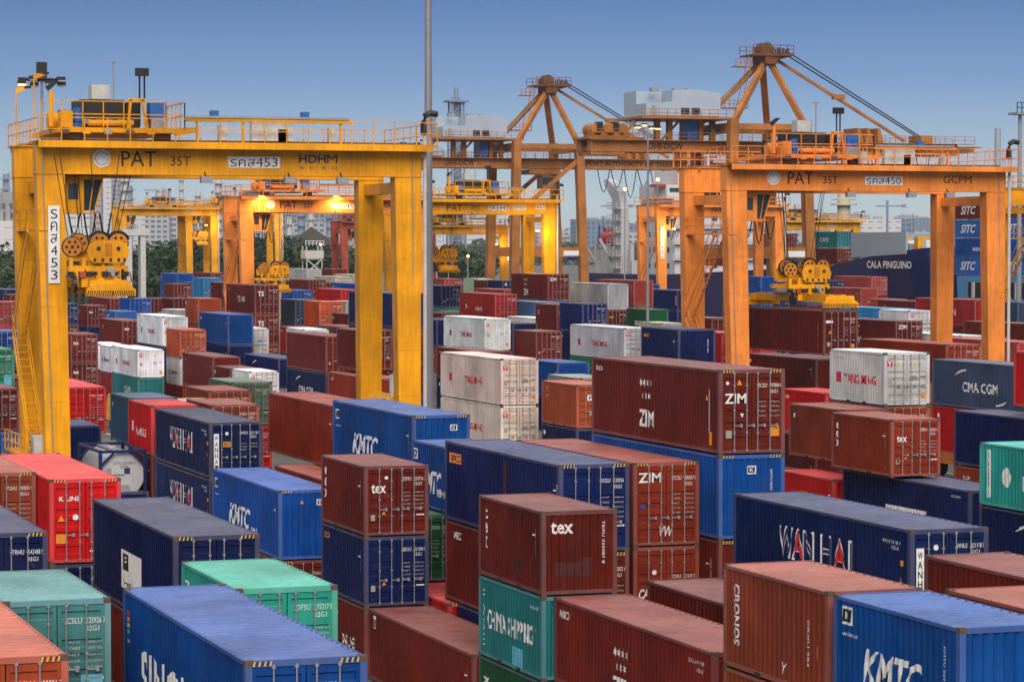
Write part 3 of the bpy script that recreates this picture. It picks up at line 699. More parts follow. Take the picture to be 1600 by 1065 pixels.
(110.02,416.92,12.5,40,2.9,'Y2','w','','',[],0),
(116.54,425.25,12.43,40,2.9,'M','w','','',[],0),
(106.29,386.47,11.61,40,2.59,'C','d','','',[],0),
(111.84,395.14,11.79,40,2.59,'C','w','','',[],0),
(98.84,373.18,11.32,40,2.59,'M','d','ids','',[],[(5.83,1,1)]),
(102.44,377.22,10.9,20,2.59,'M','d','','',[],0),
(100.92,356.59,10.97,40,2.59,'U','w','','',[],0),
(86.67,335.06,10.49,20,2.59,'U','d','ids','',[],0),
(91.02,328.27,10.64,40,2.9,'R','d','ids','',[],0),
(72.03,277.7,10.38,20,2.9,'K','d','ids','blue grey container with white lettering below crane 451',[],[(4.89,0,1)]),
(72.34,269.13,10.34,20,2.59,'O','d','ids','',[],[(5.16,0,1)]),
(78.08,279.84,10.11,20,2.59,'C','d','ids','',[],0),
(72.45,258.51,9.34,20,2.59,'M','w','','',[],0),
(66.05,234.31,8.69,40,2.59,'M','d','','',[],0),
(66.04,254.38,8.15,20,2.59,'R2','w','','',[],[(2.66,1,1)]),
(63.61,242.42,8.38,20,2.59,'W','w','','',[],0),
(58.24,195.71,12.38,40,2.59,'N','w','boxlogo','navy container framed between the right legs of crane 453',[],[(7.2,0,1),(4.61,0,1),(2.02,0,1)]),
(53.47,188.05,9.91,20,2.9,'M','d','ids','',[],0),
(110.44,347.17,11.71,20,2.59,'D','d','','',[],0),
(98.82,311.82,11.29,40,2.59,'N','d','ids','',[(2.59,'T3','w','','')],0),
(124.15,375.02,11.39,20,2.59,'G4','w','','',[],[(5.9,1,0)]),
(119.27,355.54,11.34,20,2.59,'M','d','ids','',[],0),
(115.73,338.96,11.54,20,2.59,'N','d','','',[],0),
(113.29,331.1,10.49,40,2.59,'D','w','','',[],0),
(92.11,286.71,8.8,20,2.59,'G2','d','','',[],0),
(89.45,282.26,8.75,20,2.59,'M','d','','',[],0),
(78.72,250.0,8.94,20,2.59,'N','w','text_w','',[],[(3.76,0,0)]),
(69.1,207.28,7.52,40,2.59,'M','w','','',[],[(2.34,0,1)]),
(153.22,340.65,11.9,20,2.59,'U','w','','',[],[(6.72,0,0),(4.13,0,0),(1.54,0,1)]),
(166.87,365.56,10.87,40,2.59,'N','d','ids','',[],[(5.38,1,0)]),
(169.81,353.96,11.17,20,2.59,'N','d','ids','',[],0),
(162.62,345.86,10.49,20,2.59,'U','w','','',[],[(5.0,1,1),(-0.18,0,0)]),
(173.21,347.5,11.76,40,2.59,'D','d','ids','',[],[(6.58,0,1)]),
(160.63,325.39,10.51,40,2.59,'D','w','','',[],[(5.02,1,1)]),
(150.51,297.15,9.64,20,2.59,'B','w','','',[],0),
(122.71,241.16,9.84,40,2.59,'L','d','ids','bright light blue container under the right part of crane 450',[],0),
(116.6,226.34,10.02,20,2.59,'W','d','ymd','',[],0),
(103.58,203.33,9.76,40,2.59,'M','d','zimsm','maroon container with white name just right of crane 450 spreader',[],0),
(81.94,153.96,9.7,40,2.59,'M2','d','ids','long red brown container behind the white one,below crane 450',[],0),
(139.85,266.98,9.95,40,2.59,'M','w','texd','',[],0),
(127.16,233.27,10.83,40,2.59,'R2','w','maxicon','dark red container with white lettering between crane 450 right legs',[(2.59,'M','w','','')],0),
(106.64,198.04,8.68,40,2.59,'W','w','','',[],0),
(131.02,231.94,10.58,40,2.59,'K','w','text_w','',[],0),
(121.08,212.09,9.12,40,2.59,'M','w','text_w','',[],[(3.94,0,0),(1.35,0,0),(-1.24,0,0)]),
(102.53,181.47,8.74,40,2.59,'D','w','','',[],0),
(83.37,175.9,7.93,40,2.59,'M','w','','',[],[(-0.15,0,1)]),
(90.78,186.04,7.37,40,2.59,'M','w','','',[],0),
(69.18,144.61,7.33,20,2.59,'R','w','','scarlet container glimpsed under the hanging maroon one',[],0),
(87.69,204.58,10.07,20,2.59,'M','d','ids','',[],0),
(81.7,188.67,9.41,20,2.59,'R','d','','',[],[(4.23,0,0),(1.64,0,0)]),
]

_cp, _sp = math.cos(math.atan(144.5 / 4300)), math.sin(math.atan(144.5 / 4300))
def photo_xy(x, y, z):
    r = x * math.cos(R(YAW)) - y * math.sin(R(YAW)); f = x * math.sin(R(YAW)) + y * math.cos(R(YAW)); q = z - CAMZ
    dc = f * _cp - q * _sp; return 800 + 4300 * r / dc, 532.5 - 4300 * (f * _sp + q * _cp) / dc
REGIONS = [(112, 'by the front crane left leg'), (236, 'below the front crane spreader'),
           (345, 'left of the lit orange crane'), (445, 'under the lit orange crane left legs'), (556, 'left of the front crane right legs'),
           (664, 'around the front crane right legs'), (760, 'just right of the tall pole'),
           (860, 'under the crane behind the pole'), (960, 'left of the thin lamp pole'), (1070, 'behind the thin lamp pole'), (1180, 'behind crane 450 left legs'),
           (1340, 'around the hanging maroon container'), (1460, 'under the beam of crane 450'), (2500, 'near crane 450 right legs')]
def region(x):
    for lim, t in REGIONS:
        if x < lim: return t
ORD = ['', 'second ', 'third ', 'fourth ', 'fifth ', 'sixth ', 'seventh ', 'eighth ', 'ninth ', 'tenth ']
items = []
for (u, v, zt, L, H, col, end, mk, lab, below, sup) in ROWS:
    L = 12.192 if L == 40 else 6.058
    fx, fy = photo_xy(u, v, zt); bx, by = photo_xy(u, v + L, zt)
    z = zt - H
    items.append([u, v, z, L, H, col, end, mk, lab, (max(0, fx) + max(0, bx)) / 2, fy, False])
    for (h2, c2, e2, m2, l2) in below:
        z -= h2
        items.append([u, v, z, L, h2, c2, e2, m2, l2, (max(0, fx) + max(0, bx)) / 2, photo_xy(u, v, z + h2)[1], False])
    for (z2, high, seen) in (sup or ()):
        h2 = 2.896 if high else 2.591
        items.append([u, v, z2, L, h2, random.choice('MMMNNUBR'), 'd' if random.random() < .5 else 'w', '', None, (max(0, fx) + max(0, bx)) / 2, photo_xy(u, v, z2 + h2)[1], not seen])
auto = {}
for it in items:
    if not it[11] and not it[8]: auto.setdefault((CNAME[it[5]], region(it[9])), []).append(it)
for (cn, rg), ls in auto.items():
    ls.sort(key=lambda i: (round(i[10]), i[9]))
    for k, it in enumerate(ls):
        it[8] = (f'{cn} container {rg}' if len(ls) == 1 else f'{ORD[k]}{"" if k else ""}highest {cn} container {rg}').strip()
for it in items:
    u, v, z, L, H, col, end, mk, lab, _, _, hid = it
    dist = math.hypot(u, v)
    lod = 2 if (hid or dist > 235) else (0 if dist < 150 else 1)
    if hid:
        container(u, v, z, L, H, col, end, '', f'{CNAME[col]} container hidden low in its stack {region(it[9])}', 'containers out of sight low in the stacks', 2)
    else:
        container(u, v, z, L, H, col, end, mk, lab, 'shipping containers stacked in the yard', lod)

# ------------------------------------------------------------ yard gantry cranes
Z = (0, 0, 0)
def part(name, parent, fn, loc=Z):
    b = MB(); fn(b); return b.build(name, parent, loc)
def face_text(parent, items, origin, right=(1, 0, 0), up=(0, 0, 1), out=(0, -1, 0), name='lettering'):
    b = MB()
    for s in items: put(b, s, origin, right, up, out)
    return b.build(name, parent)

DEEP = weathered('pulley_amber_paint', (.60, .22, .01), .45, .5, .05, rustcol=(.15, .05, .01))
def sheave(b, c, r, mat, t=.16):
    b.disc(c, (0, 1, 0), r, t, BLK, 28); b.disc(c, (0, 1, 0), r * .9, t * 1.3, mat, 28)
    b.disc(c, (0, 1, 0), r * .16, t * 1.8, BLK, 8)
    for k in range(6): b.disc((c[0] + r * .55 * math.cos(k * 1.047), c[1], c[2] + r * .55 * math.sin(k * 1.047)), (0, 1, 0), r * .15, t * 1.42, BLK, 8)
def spreader(loc, paint, label, L=6.0, hang=8.0, yaw=0, busy=True):
    """head block with sheaves and spreader frame; loc is the middle of its underside"""
    t = empty('container_spreader', loc, label, 'spreader', 'spreaders hanging from the yard cranes')
    def fr(b):
        for x in (-.42, .42): b.box(x - .16, x + .16, -L / 2 + .35, L / 2 - .35, .34, .86, paint)
        b.box(-.9, .9, -1.6, 1.6, .42, .98, paint)
        for s in (-1, 1):
            y0, y1 = sorted((s * L / 2, s * (L / 2 - .38)))
            b.box(-1.0, 1.0, y0, y1, .34, .80, paint)
            b.prism([(-1.2, .02), (1.2, .02), (1.2, .36), (.75, .62), (-.75, .62), (-1.2, .36)], s * (L / 2) - .22, s * (L / 2) + .12, paint)
            for x in (-1, 1): b.box(x - .14, x + .14, s * L / 2 - .14, s * L / 2 + .14, -.10, .1, M_CAST)
    part('spreader_frame', t, fr)
    def hz(b):
        y = -L / 2 - .228
        for k in range(22):
            x = -1.2 + k * .109; sl = .06 if x < 0 else -.06
            b.add([(x, y, .03), (x + .055, y, .03), (x + .055 + sl, y, .30), (x + sl, y, .30)], [(0, 1, 2, 3)], BLK)
    part('hazard_stripes', t, hz)
    def hb(b):
        b.prism([(-.5, 1.8), (-.3, 1.62), (1.15, 1.62), (1.4, 1.8), (1.5, 2.2), (1.35, 2.6), (1.0, 2.75), (-.15, 2.75), (-.5, 2.55), (-.62, 2.2)], -1.62, -1.5, paint)
        for x in (-.05, .95): b.disc((x, -1.63, 2.35), (0, 1, 0), .10, .1, BLK, 8)
        for x in (-.3, .1, .5, .9, 1.2): b.box(x, x + .12, -1.66, -1.62, 1.7, 1.86, BLK)
        b.box(.3, .62, -1.66, -1.62, 2.0, 2.6, DEEP)
        b.prism([(-1.3, 1.7), (1.2, 1.7), (1.35, 2.3), (.9, 2.7), (-.9, 2.7), (-1.35, 2.3)], 1.2, 1.32, paint)
        for s in (-1, 1): b.box(-1.5, 1.45, s * 1.25 - .22, s * 1.25 + .22, 1.2, 1.48, paint)
        for x in (-1.4, -.75, .2, 1.2): b.box(x - .09, x + .09, -1.5, -1.32, .8, 1.9, paint)
        b.box(-.5, .5, -1.2, 1.2, 1.3, 1.75, paint)
        for x in (-1.15, 1.15):
            b.tube([(x, -1.4, 1.0), (x, 1.4, 1.0)], .2, GREY, 8)
            b.box(x - .1, x + .1, -1.5, -1.1, .5, 1.3, paint)
        for x in (-.65, 0, .65): b.bar((x, -1.4, .9), (x, -1.4, 1.3), .16, .2, paint)
    part('head_block', t, hb)
    for x, y, z_ in ((-1.3, -1.2, 2.42), (.05, -1.3, 2.62), (1.0, -1.3, 2.62), (-.6, .95, 2.6), (.7, 1.0, 2.6)):
        part('sheave', t, lambda b: sheave(b, (x, y, z_), .52, DEEP))
    part('pulley_guard', t, lambda b: [b.tube([(x + .6 * math.cos(a * .35), -1.25, 2.6 + .6 * math.sin(a * .35)) for a in range(1, 9)], .05, BLK, 4) for x in (.05, 1.0)] and None)
    def jk(b):
        for x in (-1.45, -.5, .3, 1.3):
            b.tube([(x, -1.7, .95), (x + .2, -1.75, 1.15), (x + .3, -1.7, .7), (x, -1.75, .5)], .035, CABLE, 5)
            b.box(x - .16, x + .16, -1.72, -1.48, .95, 1.2, BLK)
        b.disc((-1.25, -1.55, .55), (1, 0, 0), .42, .16, BLK, 16); b.disc((1.25, -1.55, .55), (1, 0, 0), .42, .16, BLK, 16)
        b.box(.35, .75, -1.7, -1.4, .95, 1.35, GREY); b.box(-1.0, -.7, -1.7, -1.4, .9, 1.2, RED)
    part('hoses', t, jk)
    def ro(b):
        for x, y in ((-1.4, -.9), (-1.2, -.9), (-.45, 1.3), (-.3, 1.3), (.45, -1.3), (1.1, .9), (1.3, .9), (-.1, -1.3)):
            b.tube([(x, y, 2.6), (x * 1.35 + (.5 if x > 0 else -.2), y * .9, hang)], .022, CABLE, 4)
    part('hoist_rope', t, ro)
    return t

def rtg(loc, H, paint, label, texts, glow=None, W=20.2, S=7.0, detail=2, trolley=3.6, plate=None, lamps=False, grp='rubber tyred yard gantry cranes', leftpaint=None):
    """loc: near left outer foot; H: top of the girder; detail 2 near, 1 far"""
    t = empty('gantry_crane', loc, label, 'gantry crane', grp)
    gh = 1.56; zb = H - gh; lw, lw2, ld = 1.42, 1.18, .95
    for k, y in enumerate((0, S)):
        def gd(b, y=y):
            b.box(-.02, W + .02, y, y + ld, zb, H, paint)
            b.box(-.12, W + .12, y - .12, y + ld + .12, H, H + .06, paint)
            b.box(-.04, W + .04, y - .05, y + ld + .05, zb - .05, zb, paint)
            if detail == 2:
                for x in (4.1, 8.2, 12.4, 16.3): b.box(x - .012, x + .012, y - .006, y, zb, H, paint)
                for x in range(1, 20, 2): b.prism([(y - .5, H), (y - .02, H), (y - .02, H - .28)], x - .04, x + .04, paint, 'x')
        part('girder', t, gd)
        for side in (0, 1):
            def lg(b, y=y, side=side):
                if side == 0: bx0, bx1, tx0, tx1 = .48, .48 + lw2, 0, lw
                else: bx0, bx1, tx0, tx1 = W - lw + .22, W - lw + .22 + lw2 - .1, W - lw, W
                yo = -.25 if y == 0 else .25
                bot = [(bx0, y + yo, 1.5), (bx1, y + yo, 1.5), (bx1, y + ld + yo, 1.5), (bx0, y + ld + yo, 1.5)]
                top = [(tx0, y, zb - .05), (tx1, y, zb - .05), (tx1, y + ld, zb - .05), (tx0, y + ld, zb - .05)]
                b.hexa(bot, top, paint)
                if detail == 2: 
                    for zz in (3.2, 5.6, 8, 10.4, 12.8, 15.2, 17.6):
                        f = (zz - 1.5) / (zb - 1.5); xa = bx0 + (tx0 - bx0) * f; xb = bx1 + (tx1 - bx1) * f; yy = y + yo * (1 - f)
                        b.box(xa - .012, xb + .012, yy - .014, yy + ld + .014, zz - .03, zz + .03, paint)
            part('leg', t, lg)
    for side in (0, 1):
        xc = 1.0 if side == 0 else W - .8
        part('sill_beam', t, lambda b: (b.box(xc - .55, xc + .55, -1.9, S + ld + 1.9, .95, 1.75, paint), b.box(xc - .4, xc + .4, .6, S + .3, 5.6, 6.2, paint)))
        part('tie_beam', t, lambda b: b.box(xc - .3, xc + .3, ld + .05, S - .05, zb - .9, zb - .3, paint))
        for y in (-1.2, .4, S + .5, S + 2.1):
            def wh(b, y=y):
                b.disc((xc, y, .74), (1, 0, 0), .74, .5, M_DARK, 18); b.disc((xc, y, .74), (1, 0, 0), .36, .54, paint, 12)
            part('wheel', t, wh)
    # walkways with railings, ends
    def wk(b):
        for y0, y1, yr in ((-.95, -.13, -.92), (S + ld + .13, S + ld + .95, S + ld + .92)):
            b.box(-.05, W + .4, y0, y1, H - .02, H + .05, paint)
            b.box(-.05, W + .4, y0, y0 + .05, H - .3, H - .02, paint)
        b.box(-.05, -.03, -.9, S + ld + .9, H - .04, H + .04, paint); b.box(W + .15, W + .7, -.9, S + ld + .9, H - .04, H + .04, paint)
    part('walkway', t, wk)
    def cd(b):
        b.tube([(.2, -.07, H - .2), (W - .3, -.07, H - .2)], .035, GREY, 5); b.tube([(.3, -.07, H - .3), (.3, -.07, zb - .1), (.8, -.3, 2.2)], .03, GREY, 5)
        for k in range(9): b.box(1.4 + k * 2.1, 1.6 + k * 2.1, -.14, -.01, H - .36, H - .16, GREY)
        b.tube([(W - .5, -.06, H - .2), (W - .45, -.05, 9), (W - .4, -.2, 3)], .03, GREY, 5)
    if detail == 2: part('conduit', t, cd)
    def rl(b):
        r = .022 if detail == 2 else .035; st = 1.15 if detail == 2 else 2.2
        b.rail((-.05, -.92, H + .05), (W + .6, -.92, H + .05), 1.15, paint, st, r)
        b.rail((-.05, S + ld + .92, H + .05), (W + .6, S + ld + .92, H + .05), 1.15, paint, st, r)
        b.rail((-.03, -.9, H + .05), (-.03, S + ld + .9, H + .05), 1.15, paint, st, r); b.rail((W + .62, -.9, H + .05), (W + .62, S + ld + .9, H + .05), 1.15, paint, st, r)
    part('railing', t, rl)
    # trolley rails and festoon beam
    def tr(b):
        for y in (.4, S + .5): b.box(.3, W - .2, y - .05, y + .05, H + .06, H + .18, M_CAST)
        b.box(trolley + 3.5, 16.4, -.25, .05, H + 1.12, H + 1.3, paint); b.box(trolley + 3.5, 16.2, -.35, -.25, H + 1.3, H + 1.42, GREY)
        for x in (8.2, 10.6, 13, 15.8): b.bar((x, -.1, H), (x, -.1, H + 1.2), .12, .12, paint)
    part('trolley_rail', t, tr)
    # trolley
    tx = trolley
    tro = part('trolley', t, lambda b: (b.box(tx - 3.0, tx + 3.0, -.2, S + 1.0, H + .5, H + .75, paint), [b.box(x, x + .9, .2, .6, H + .18, H + .5, M_CAST) for x in (tx - 2.7, tx + 1.9)], [b.box(tx - 2.9 + k * 1.1, tx - 2.5 + k * 1.1, -.28, -.2, H + .42, H + .72, (M_CAST, paint, GREY)[k % 3]) for k in range(5)],
        b.prism([(tx + 3.0, H + .35), (tx + 4.0, H + .55), (tx + 4.0, H + .8), (tx + 3.0, H + .75)], -.2, .3, paint)))
    def mach(b):
        b.box(tx - 2.4, tx - 1.7, 1.0, 1.9, H + .76, H + 1.35, M_CAST); b.tube([(tx - 1.4, .5, H + 1.0), (tx + .9, .5, H + 1.0)], .16, paint, 8)
        b.box(tx - 1.7, tx + .5, .8, 3.6, H + .85, H + 2.2, BLK); b.box(tx + .65, tx + 1.4, 1.0, 3.0, H + .9, H + 2.1, BLK); [b.box(tx - 1.5 + k * .55, tx - 1.2 + k * .55, .72, .8, H + .95, H + 1.2, (GREY, paint)[k % 2]) for k in range(5)]; b.box(tx - 2.8, tx - 2.2, .3, 1.2, H + .76, H + 1.6, paint)
        b.tube([(tx - 3.2, 2, H + 1.1), (tx - 2.2, 2, H + 1.1)], .45, paint, 10)
        b.tube([(tx - 2.2, 4.6, H + 1.3), (tx + 2, 4.6, H + 1.3)], .55, BLK, 14)
    part('winch', tro, mach)
    def mot(b):
        b.tube([(tx - 1.95, .6, H + .1), (tx - 1.95, .6, H + 1.0)], .3, BLUE, 12); b.tube([(tx - 1.9, .6, H + 1.05), (tx - 1.9, .6, H + 1.75)], .24, BLUE, 12)
        b.box(tx + 1.75, tx + 2.6, .3, 1.2, H + 1.25, H + 2.1, BLUE); b.box(tx + 1.8, tx + 2.6, .3, 1.2, H + .76, H + 1.24, GREY)
    part('motor', tro, mot)
    def hk(b):
        [b.bar(p_, q_, .13, .13, paint) for p_, q_ in (((tx + .6, .3, H + .75), (tx + .75, .3, H + 2.2)), ((tx + 1.6, .3, H + .75), (tx + 1.35, .3, H + 2.2)), ((tx + .6, .3, H + 2.2), (tx + 1.5, .3, H + 2.2)))]
        b.box(tx - .9, tx + .05, 2.2, 3.1, H + 2.3, H + 3.05, LGREY)
        b.tube([(tx + .1, 1.5, H + 2.1), (tx + .1, 1.5, H + 4.2)], .045, GREY, 6); b.box(tx - .1, tx + .3, 1.4, 1.6, H + 4.15, H + 4.22, GREY)
    part('trolley_mast', tro, hk)
    def hk2(b):
        for x in (tx + 1.35, tx + 1.6): b.tube([(x, 1.0, H + 2.1), (x, 1.0, H + 3.5)], .05, BLK, 6)
        b.box(tx + 1.15, tx + 1.8, .8, 1.2, H + 3.45, H + 3.85, BLK)
    part('light_mast', tro, hk2)
    def hk3(b):
        b.tube([(tx - 3.2, .8, H + .8), (tx - 3.2, .8, H + 2.6)], .12, paint, 6); b.prism([(tx - 3.35, H + 2.6), (tx - 2.8, H + 3.1), (tx - 3.1, H + 3.1), (tx - 3.5, H + 2.8)], .7, .95, BLK)
    part('anemometer_post', tro, hk3)
    part('trolley_railing', tro, lambda b: (b.rail((tx - 3.9, -.35, H + .76), (tx + 3.4, -.35, H + .76), 1.3, paint, 1.1, .025), b.rail((tx + 3.4, -.35, H + .76), (tx + 3.4, S, H + .76), 1.3, paint, 1.1, .025)))
    cx = 1.55
    def cb(b):
        b.box(cx, cx + 1.0, .9, 2.9, zb - 1.95, zb - .12, paint); b.box(cx - .1, cx + 2.1, .8, 3.0, zb - .12, zb - .06, M_CAST)
        b.hexa([(cx + 1.0, 1.1, zb - 1.85), (cx + 1.55, 1.1, zb - 1.85), (cx + 1.55, 2.7, zb - 1.85), (cx + 1.0, 2.7, zb - 1.85)], [(cx + 1.0, .95, zb - .3), (cx + 1.95, .95, zb - .3), (cx + 1.95, 2.85, zb - .3), (cx + 1.0, 2.85, zb - .3)], GLASSM)
        b.box(cx + 1.0, cx + 1.98, .9, 2.9, zb - .3, zb - .12, paint); b.box(cx, cx + 1.6, .9, 2.9, zb - 2.02, zb - 1.95, paint)
        b.bar((cx + 1.96, .94, zb - .3), (cx + 1.56, 1.08, zb - 1.9), .07, .07, paint); b.bar((cx + 1.5, .95, zb - .3), (cx + 1.3, 1.08, zb - 1.9), .05, .05, paint)
        b.box(cx + .2, cx + .7, .87, .9, zb - 1.3, zb - .5, GLASSM)
        for k in range(3): b.tube([(cx + .3 + k * .8 + .6 * i / 6, 1.5, zb - 2.0 - (1.1, 1.5, 1.2)[k] * math.sin(math.pi * i / 6)) for i in range(7)], .045, BLK, 4)
    part('cab', tro, cb)
    # cabinets and small things on the walkway
    def cab2(b):
        for x, w, h in ((9.2, .45, .8), (10.9, 2.2, .95), (12.3, .5, .6), (15.0, .3, .7)): b.box(x, x + w, -.7, -.3, H + .15, H + .15 + h, LGREY)
        for x in (9.0, 13.8): b.box(x, x + .4, .2, .6, H + 1.4, H + 1.72, BLUE)
    if detail == 2: part('cabinet', t, cab2)
    # exhaust pipe and ladder at the right end
    def pp(b):
        b.tube([(W + .12, -.3, 1.8), (W + .12, -.3, H + 1.2)], .11, LGREY, 8)
        b.tube([(W + .05, -.3, H + .6), (W + .05, -.3, H + 1.25), (W + .12, -.3, H + 1.6), (W + .4, -.3, H + 1.75), (W + .8, -.3, H + 1.68)], .17, BLK, 10)
    part('exhaust_pipe', t, pp)
    def ld_(b):
        for y in (1.6, 2.1): b.bar((W - .15, y, 2), (W - .15, y, H), .05, .05, paint)
        for k in range(int((H - 2) / .45)): b.bar((W - .15, 1.6, 2 + k * .45), (W - .15, 2.1, 2 + k * .45), .03, .03, paint)
    part('ladder', t, ld_)
    # stairs and platforms on the left legs
    def st(b):
        z = 5.2; y = .3; k = 0
        for (ya, za, yb, zb_) in ((1.3, 5.4, S - .6, 11.2), (S - .6, 11.2, 1.3, 16.6)):
            for dx in (-.35, .35): b.bar((.1 + dx, ya, za), (.1 + dx, yb, zb_), .06, .22, paint)
            for dx in (-.35, .35): b.bar((.1 + dx, ya, za + 1.0), (.1 + dx, yb, zb_ + 1.0), .04, .04, paint)
            n = 16
            for i in range(n):
                f = (i + .5) / n; yy = ya + (yb - ya) * f; zz = za + (zb_ - za) * f
                b.box(-.22, .42, yy - .12, yy + .12, zz - .02, zz + .02, paint)
                if i % 4 == 0: b.bar((.42, yy, zz), (.42, yy, zz + 1.0), .035, .035, paint)
    part('stairs', t, st)
    part('platform', t, lambda b: (b.box(.1, .6, -.1, S + 1, 16.6, 16.72, paint), b.rail((.1, -.1, 16.7), (.1, S + 1, 16.7), 1.0, paint, 1.4, .025), b.box(-.6, 1.8, ld + .05, S - .05, 5.1, 5.22, paint), b.rail((-.6, .0, 5.2), (-.6, S, 5.2), 1.0, paint, 1.2, .03)))
    part('engine_house', t, lambda b: (b.box(-.8, 1.6, .75, S - .1, 1.8, 4.9, paint), b.box(-.82, -.8, 2.2, 4.2, 2.2, 4.4, M_CAST)))
    part('generator', t, lambda b: (b.tube([(W - .95, .9, 7.0), (W - .95, 4.6, 7.0)], .95, paint, 16), b.tube([(W - 1.2, 1.2, 7.6), (W - 1.2, 1.2, 9.0), (W - 1.0, 1.2, 9.3), (W - .6, 1.2, 9.3)], .2, LGREY, 8), b.box(W - 1.9, W - .1, .8, S, 5.2, 6.1, paint))) if detail == 2 else None
    part('control_box', t, lambda b: b.box(-.1, .9, .76, 1.9, 5.24, 6.2, LGREY))
    # flood lights under the girder
    for x in (8.6, 13.0, 15.8) if detail == 2 else (2.2, 10.2):
        fl = part('floodlight', t, lambda b: (b.box(x - .3, x + .3, -.6, -.2, zb - .45 if not lamps else H - .1, zb - .12 if not lamps else H + .1, LAMP if lamps else GREY), b.tube([(x, -.35, zb - .2), (x, -.02, zb + .12)], .035, BLK, 5)))
        if lamps:
            ld2 = bpy.data.lights.new('floodlight_beam', 'SPOT'); ld2.energy = 420; ld2.color = (1, .62, .18); ld2.spot_size = R(130); ld2.spot_blend = .8; ld2.shadow_soft_size = .2
            lo = bpy.data.objects.new('floodlight_beam', ld2); COL.objects.link(lo); lo.parent = t; lo.location = (x, -1.7, H - .35)
            lo.rotation_euler = Vector((0, -1, .75)).to_track_quat('Z', 'Y').to_euler()
    if glow is not None:
        gl = bpy.data.lights.new('leg_lamp_light', 'POINT'); gl.energy = 420; gl.color = (1, .68, .2); gl.shadow_soft_size = .2
        lo = bpy.data.objects.new('leg_lamp_light', gl); COL.objects.link(lo); lo.parent = t; lo.location = (glow, -1.6, zb - 2.4)
        part('leg_lamp', t, lambda b: (b.box(glow - .2, glow + .2, -1.3, -1.0, zb - 2.0, zb - 1.85, LAMP), b.bar((glow, -1.0, zb - 1.8), (glow, 0, zb - 1.8), .05, .05, BLK)))
    if plate:
        h = plate[1]
        fx = .55
        part('number_board', t, lambda b: b.box(fx, fx + .58, -.16, -.12, H - 3.2 - h, H - 3.2, WHITE))
        face_text(t, [(plate[0], fx + .29, H - 3.2 - h / 2, h * .94, .34, 'k', 'v')], (0, -.165, 0))
    face_text(t, texts, (0, -.012, 0))
    return t
def rtg_text(H, num, maker, white=True):
    z = H - .8
    r = [('#disc', 3.3, z, .92, .92, 'w', ''), ('#disc', 3.3, z, .7, .7, 'g', 'z'), ('#disc', 3.3, z, .62, .62, 'w', 'Z'), ('PAT', 5.2, z, .78, 1.8, 'k', ''), ('35T', 7.35, z - .1, .48, 1.05, 'k', ''),
         ('#rect', 11.2, z - .12, .58, 2.75, 'w', ''), ('รคส' + num, 11.2, z - .12, .46, 2.5, 'k', 'z')]
    return r + maker
H1 = 21.05
rtg((22.6, 138.6, 0), H1, YEL, 'big yellow gantry crane in front, carrying number 453 and a spreader', rtg_text(H1, '453', [('HDH', 14.3, H1 - .72, .44, 1.45, 'n', 'b'), ('M', 15.36, H1 - .72, .44, .56, 'n', ''), ('ㅎ ㄷ ㅎ ㅁ', 14.6, H1 - 1.18, .16, 2.05, 'n', '')]), plate=('รคส453', 3.9), trolley=4.1)
rtg((70.8, 162.8, 0), H1, ORG, 'big orange gantry crane at right, carrying number 450 and a hanging container', rtg_text(H1, '450', [('GCPM', 16.6, H1 - .8, .5, 2.1, 'k', '')]), trolley=6.9)
rtg((66.3, 278.2, 0), H1, ORG, 'orange gantry crane numbered 451 with glowing lamps under its beam', rtg_text(H1, '451', [('GCPM', 16.6, H1 - .8, .5, 2.1, 'k', '')]), detail=1, lamps=True, trolley=5.0)
rtg((86.3, 293.3, 0), H1 + .1, YEL, 'yellow gantry crane directly behind the tall grey light pole', [('PAT', 8.2, H1 - .8, .78, 1.8, 'k', ''), ('35T', 10.6, H1 - .8, .48, 1.05, 'k', ''), ('#rect', 13.4, H1 - .8, .62, 2.4, 'w', ''), ('SRS443', 13.4, H1 - .8, .5, 2.3, 'k', 'z'), ('#rect', 15.9, H1 - .75, .5, 1.6, 'w', ''), ('SIEMENS', 15.9, H1 - .75, .28, 1.4, 'k', 'z'), ('#rect', 18.4, H1 - .7, .5, 1.1, 'w', ''), ('KCI', 18.4, H1 - .7, .3, .8, 'k', 'z')], detail=1, trolley=11, glow=17.6)
def at(x, d, z=0):
    """a point at photograph column x and distance d"""
    r = (x - 800) / 4300 * d; return (r * math.cos(R(YAW)) + d * math.sin(R(YAW)), -r * math.sin(R(YAW)) + d * math.cos(R(YAW)), z)
def small_text(H, n): return [('PAT', 9.5, H - .7, .7, 1.7, 'k', ''), ('#rect', 14.5, H - .7, .5, 2.2, 'w', ''), ('รคส' + n, 14.5, H - .7, .4, 2.0, 'k', 'z')]
for x, d, H, pt, lab, n in ((187, 553, 23.9, YEL2, 'far yellow gantry crane between the front crane left leg and the trees', '447'),
                            (290, 560, 24.3, YEL2, 'far yellow gantry crane just left of the lamp lit orange one', '448'),
                            (631, 505, 19.9, YEL2, 'far low gantry crane seen under the beam of the yellow crane by the pole', '436'),
                            (1188, 505, 20.8, YEL2, 'far yellow gantry crane seen under the beam of orange crane 450', '440'),
                            (1026, 400, 22.0, ORG, 'far orange gantry crane with number 432 board behind the thin lamp pole', '432'),
                            (533, 560, 21.2, RED, 'far red gantry crane left of the front crane right legs', '429'),
                            (1614, 268, 21.6, YEL, 'yellow gantry crane cut off by the right edge', '455')):
    rtg(at(x, d), H, pt, lab, small_text(H, n), detail=1, trolley=9 if x != 533 else 4, glow={290: 16.8, 187: 17.5, 1026: 2.2, 631: 17.5}.get(x), plate=(('รคส ' + n, 4.6) if x == 1026 else None))
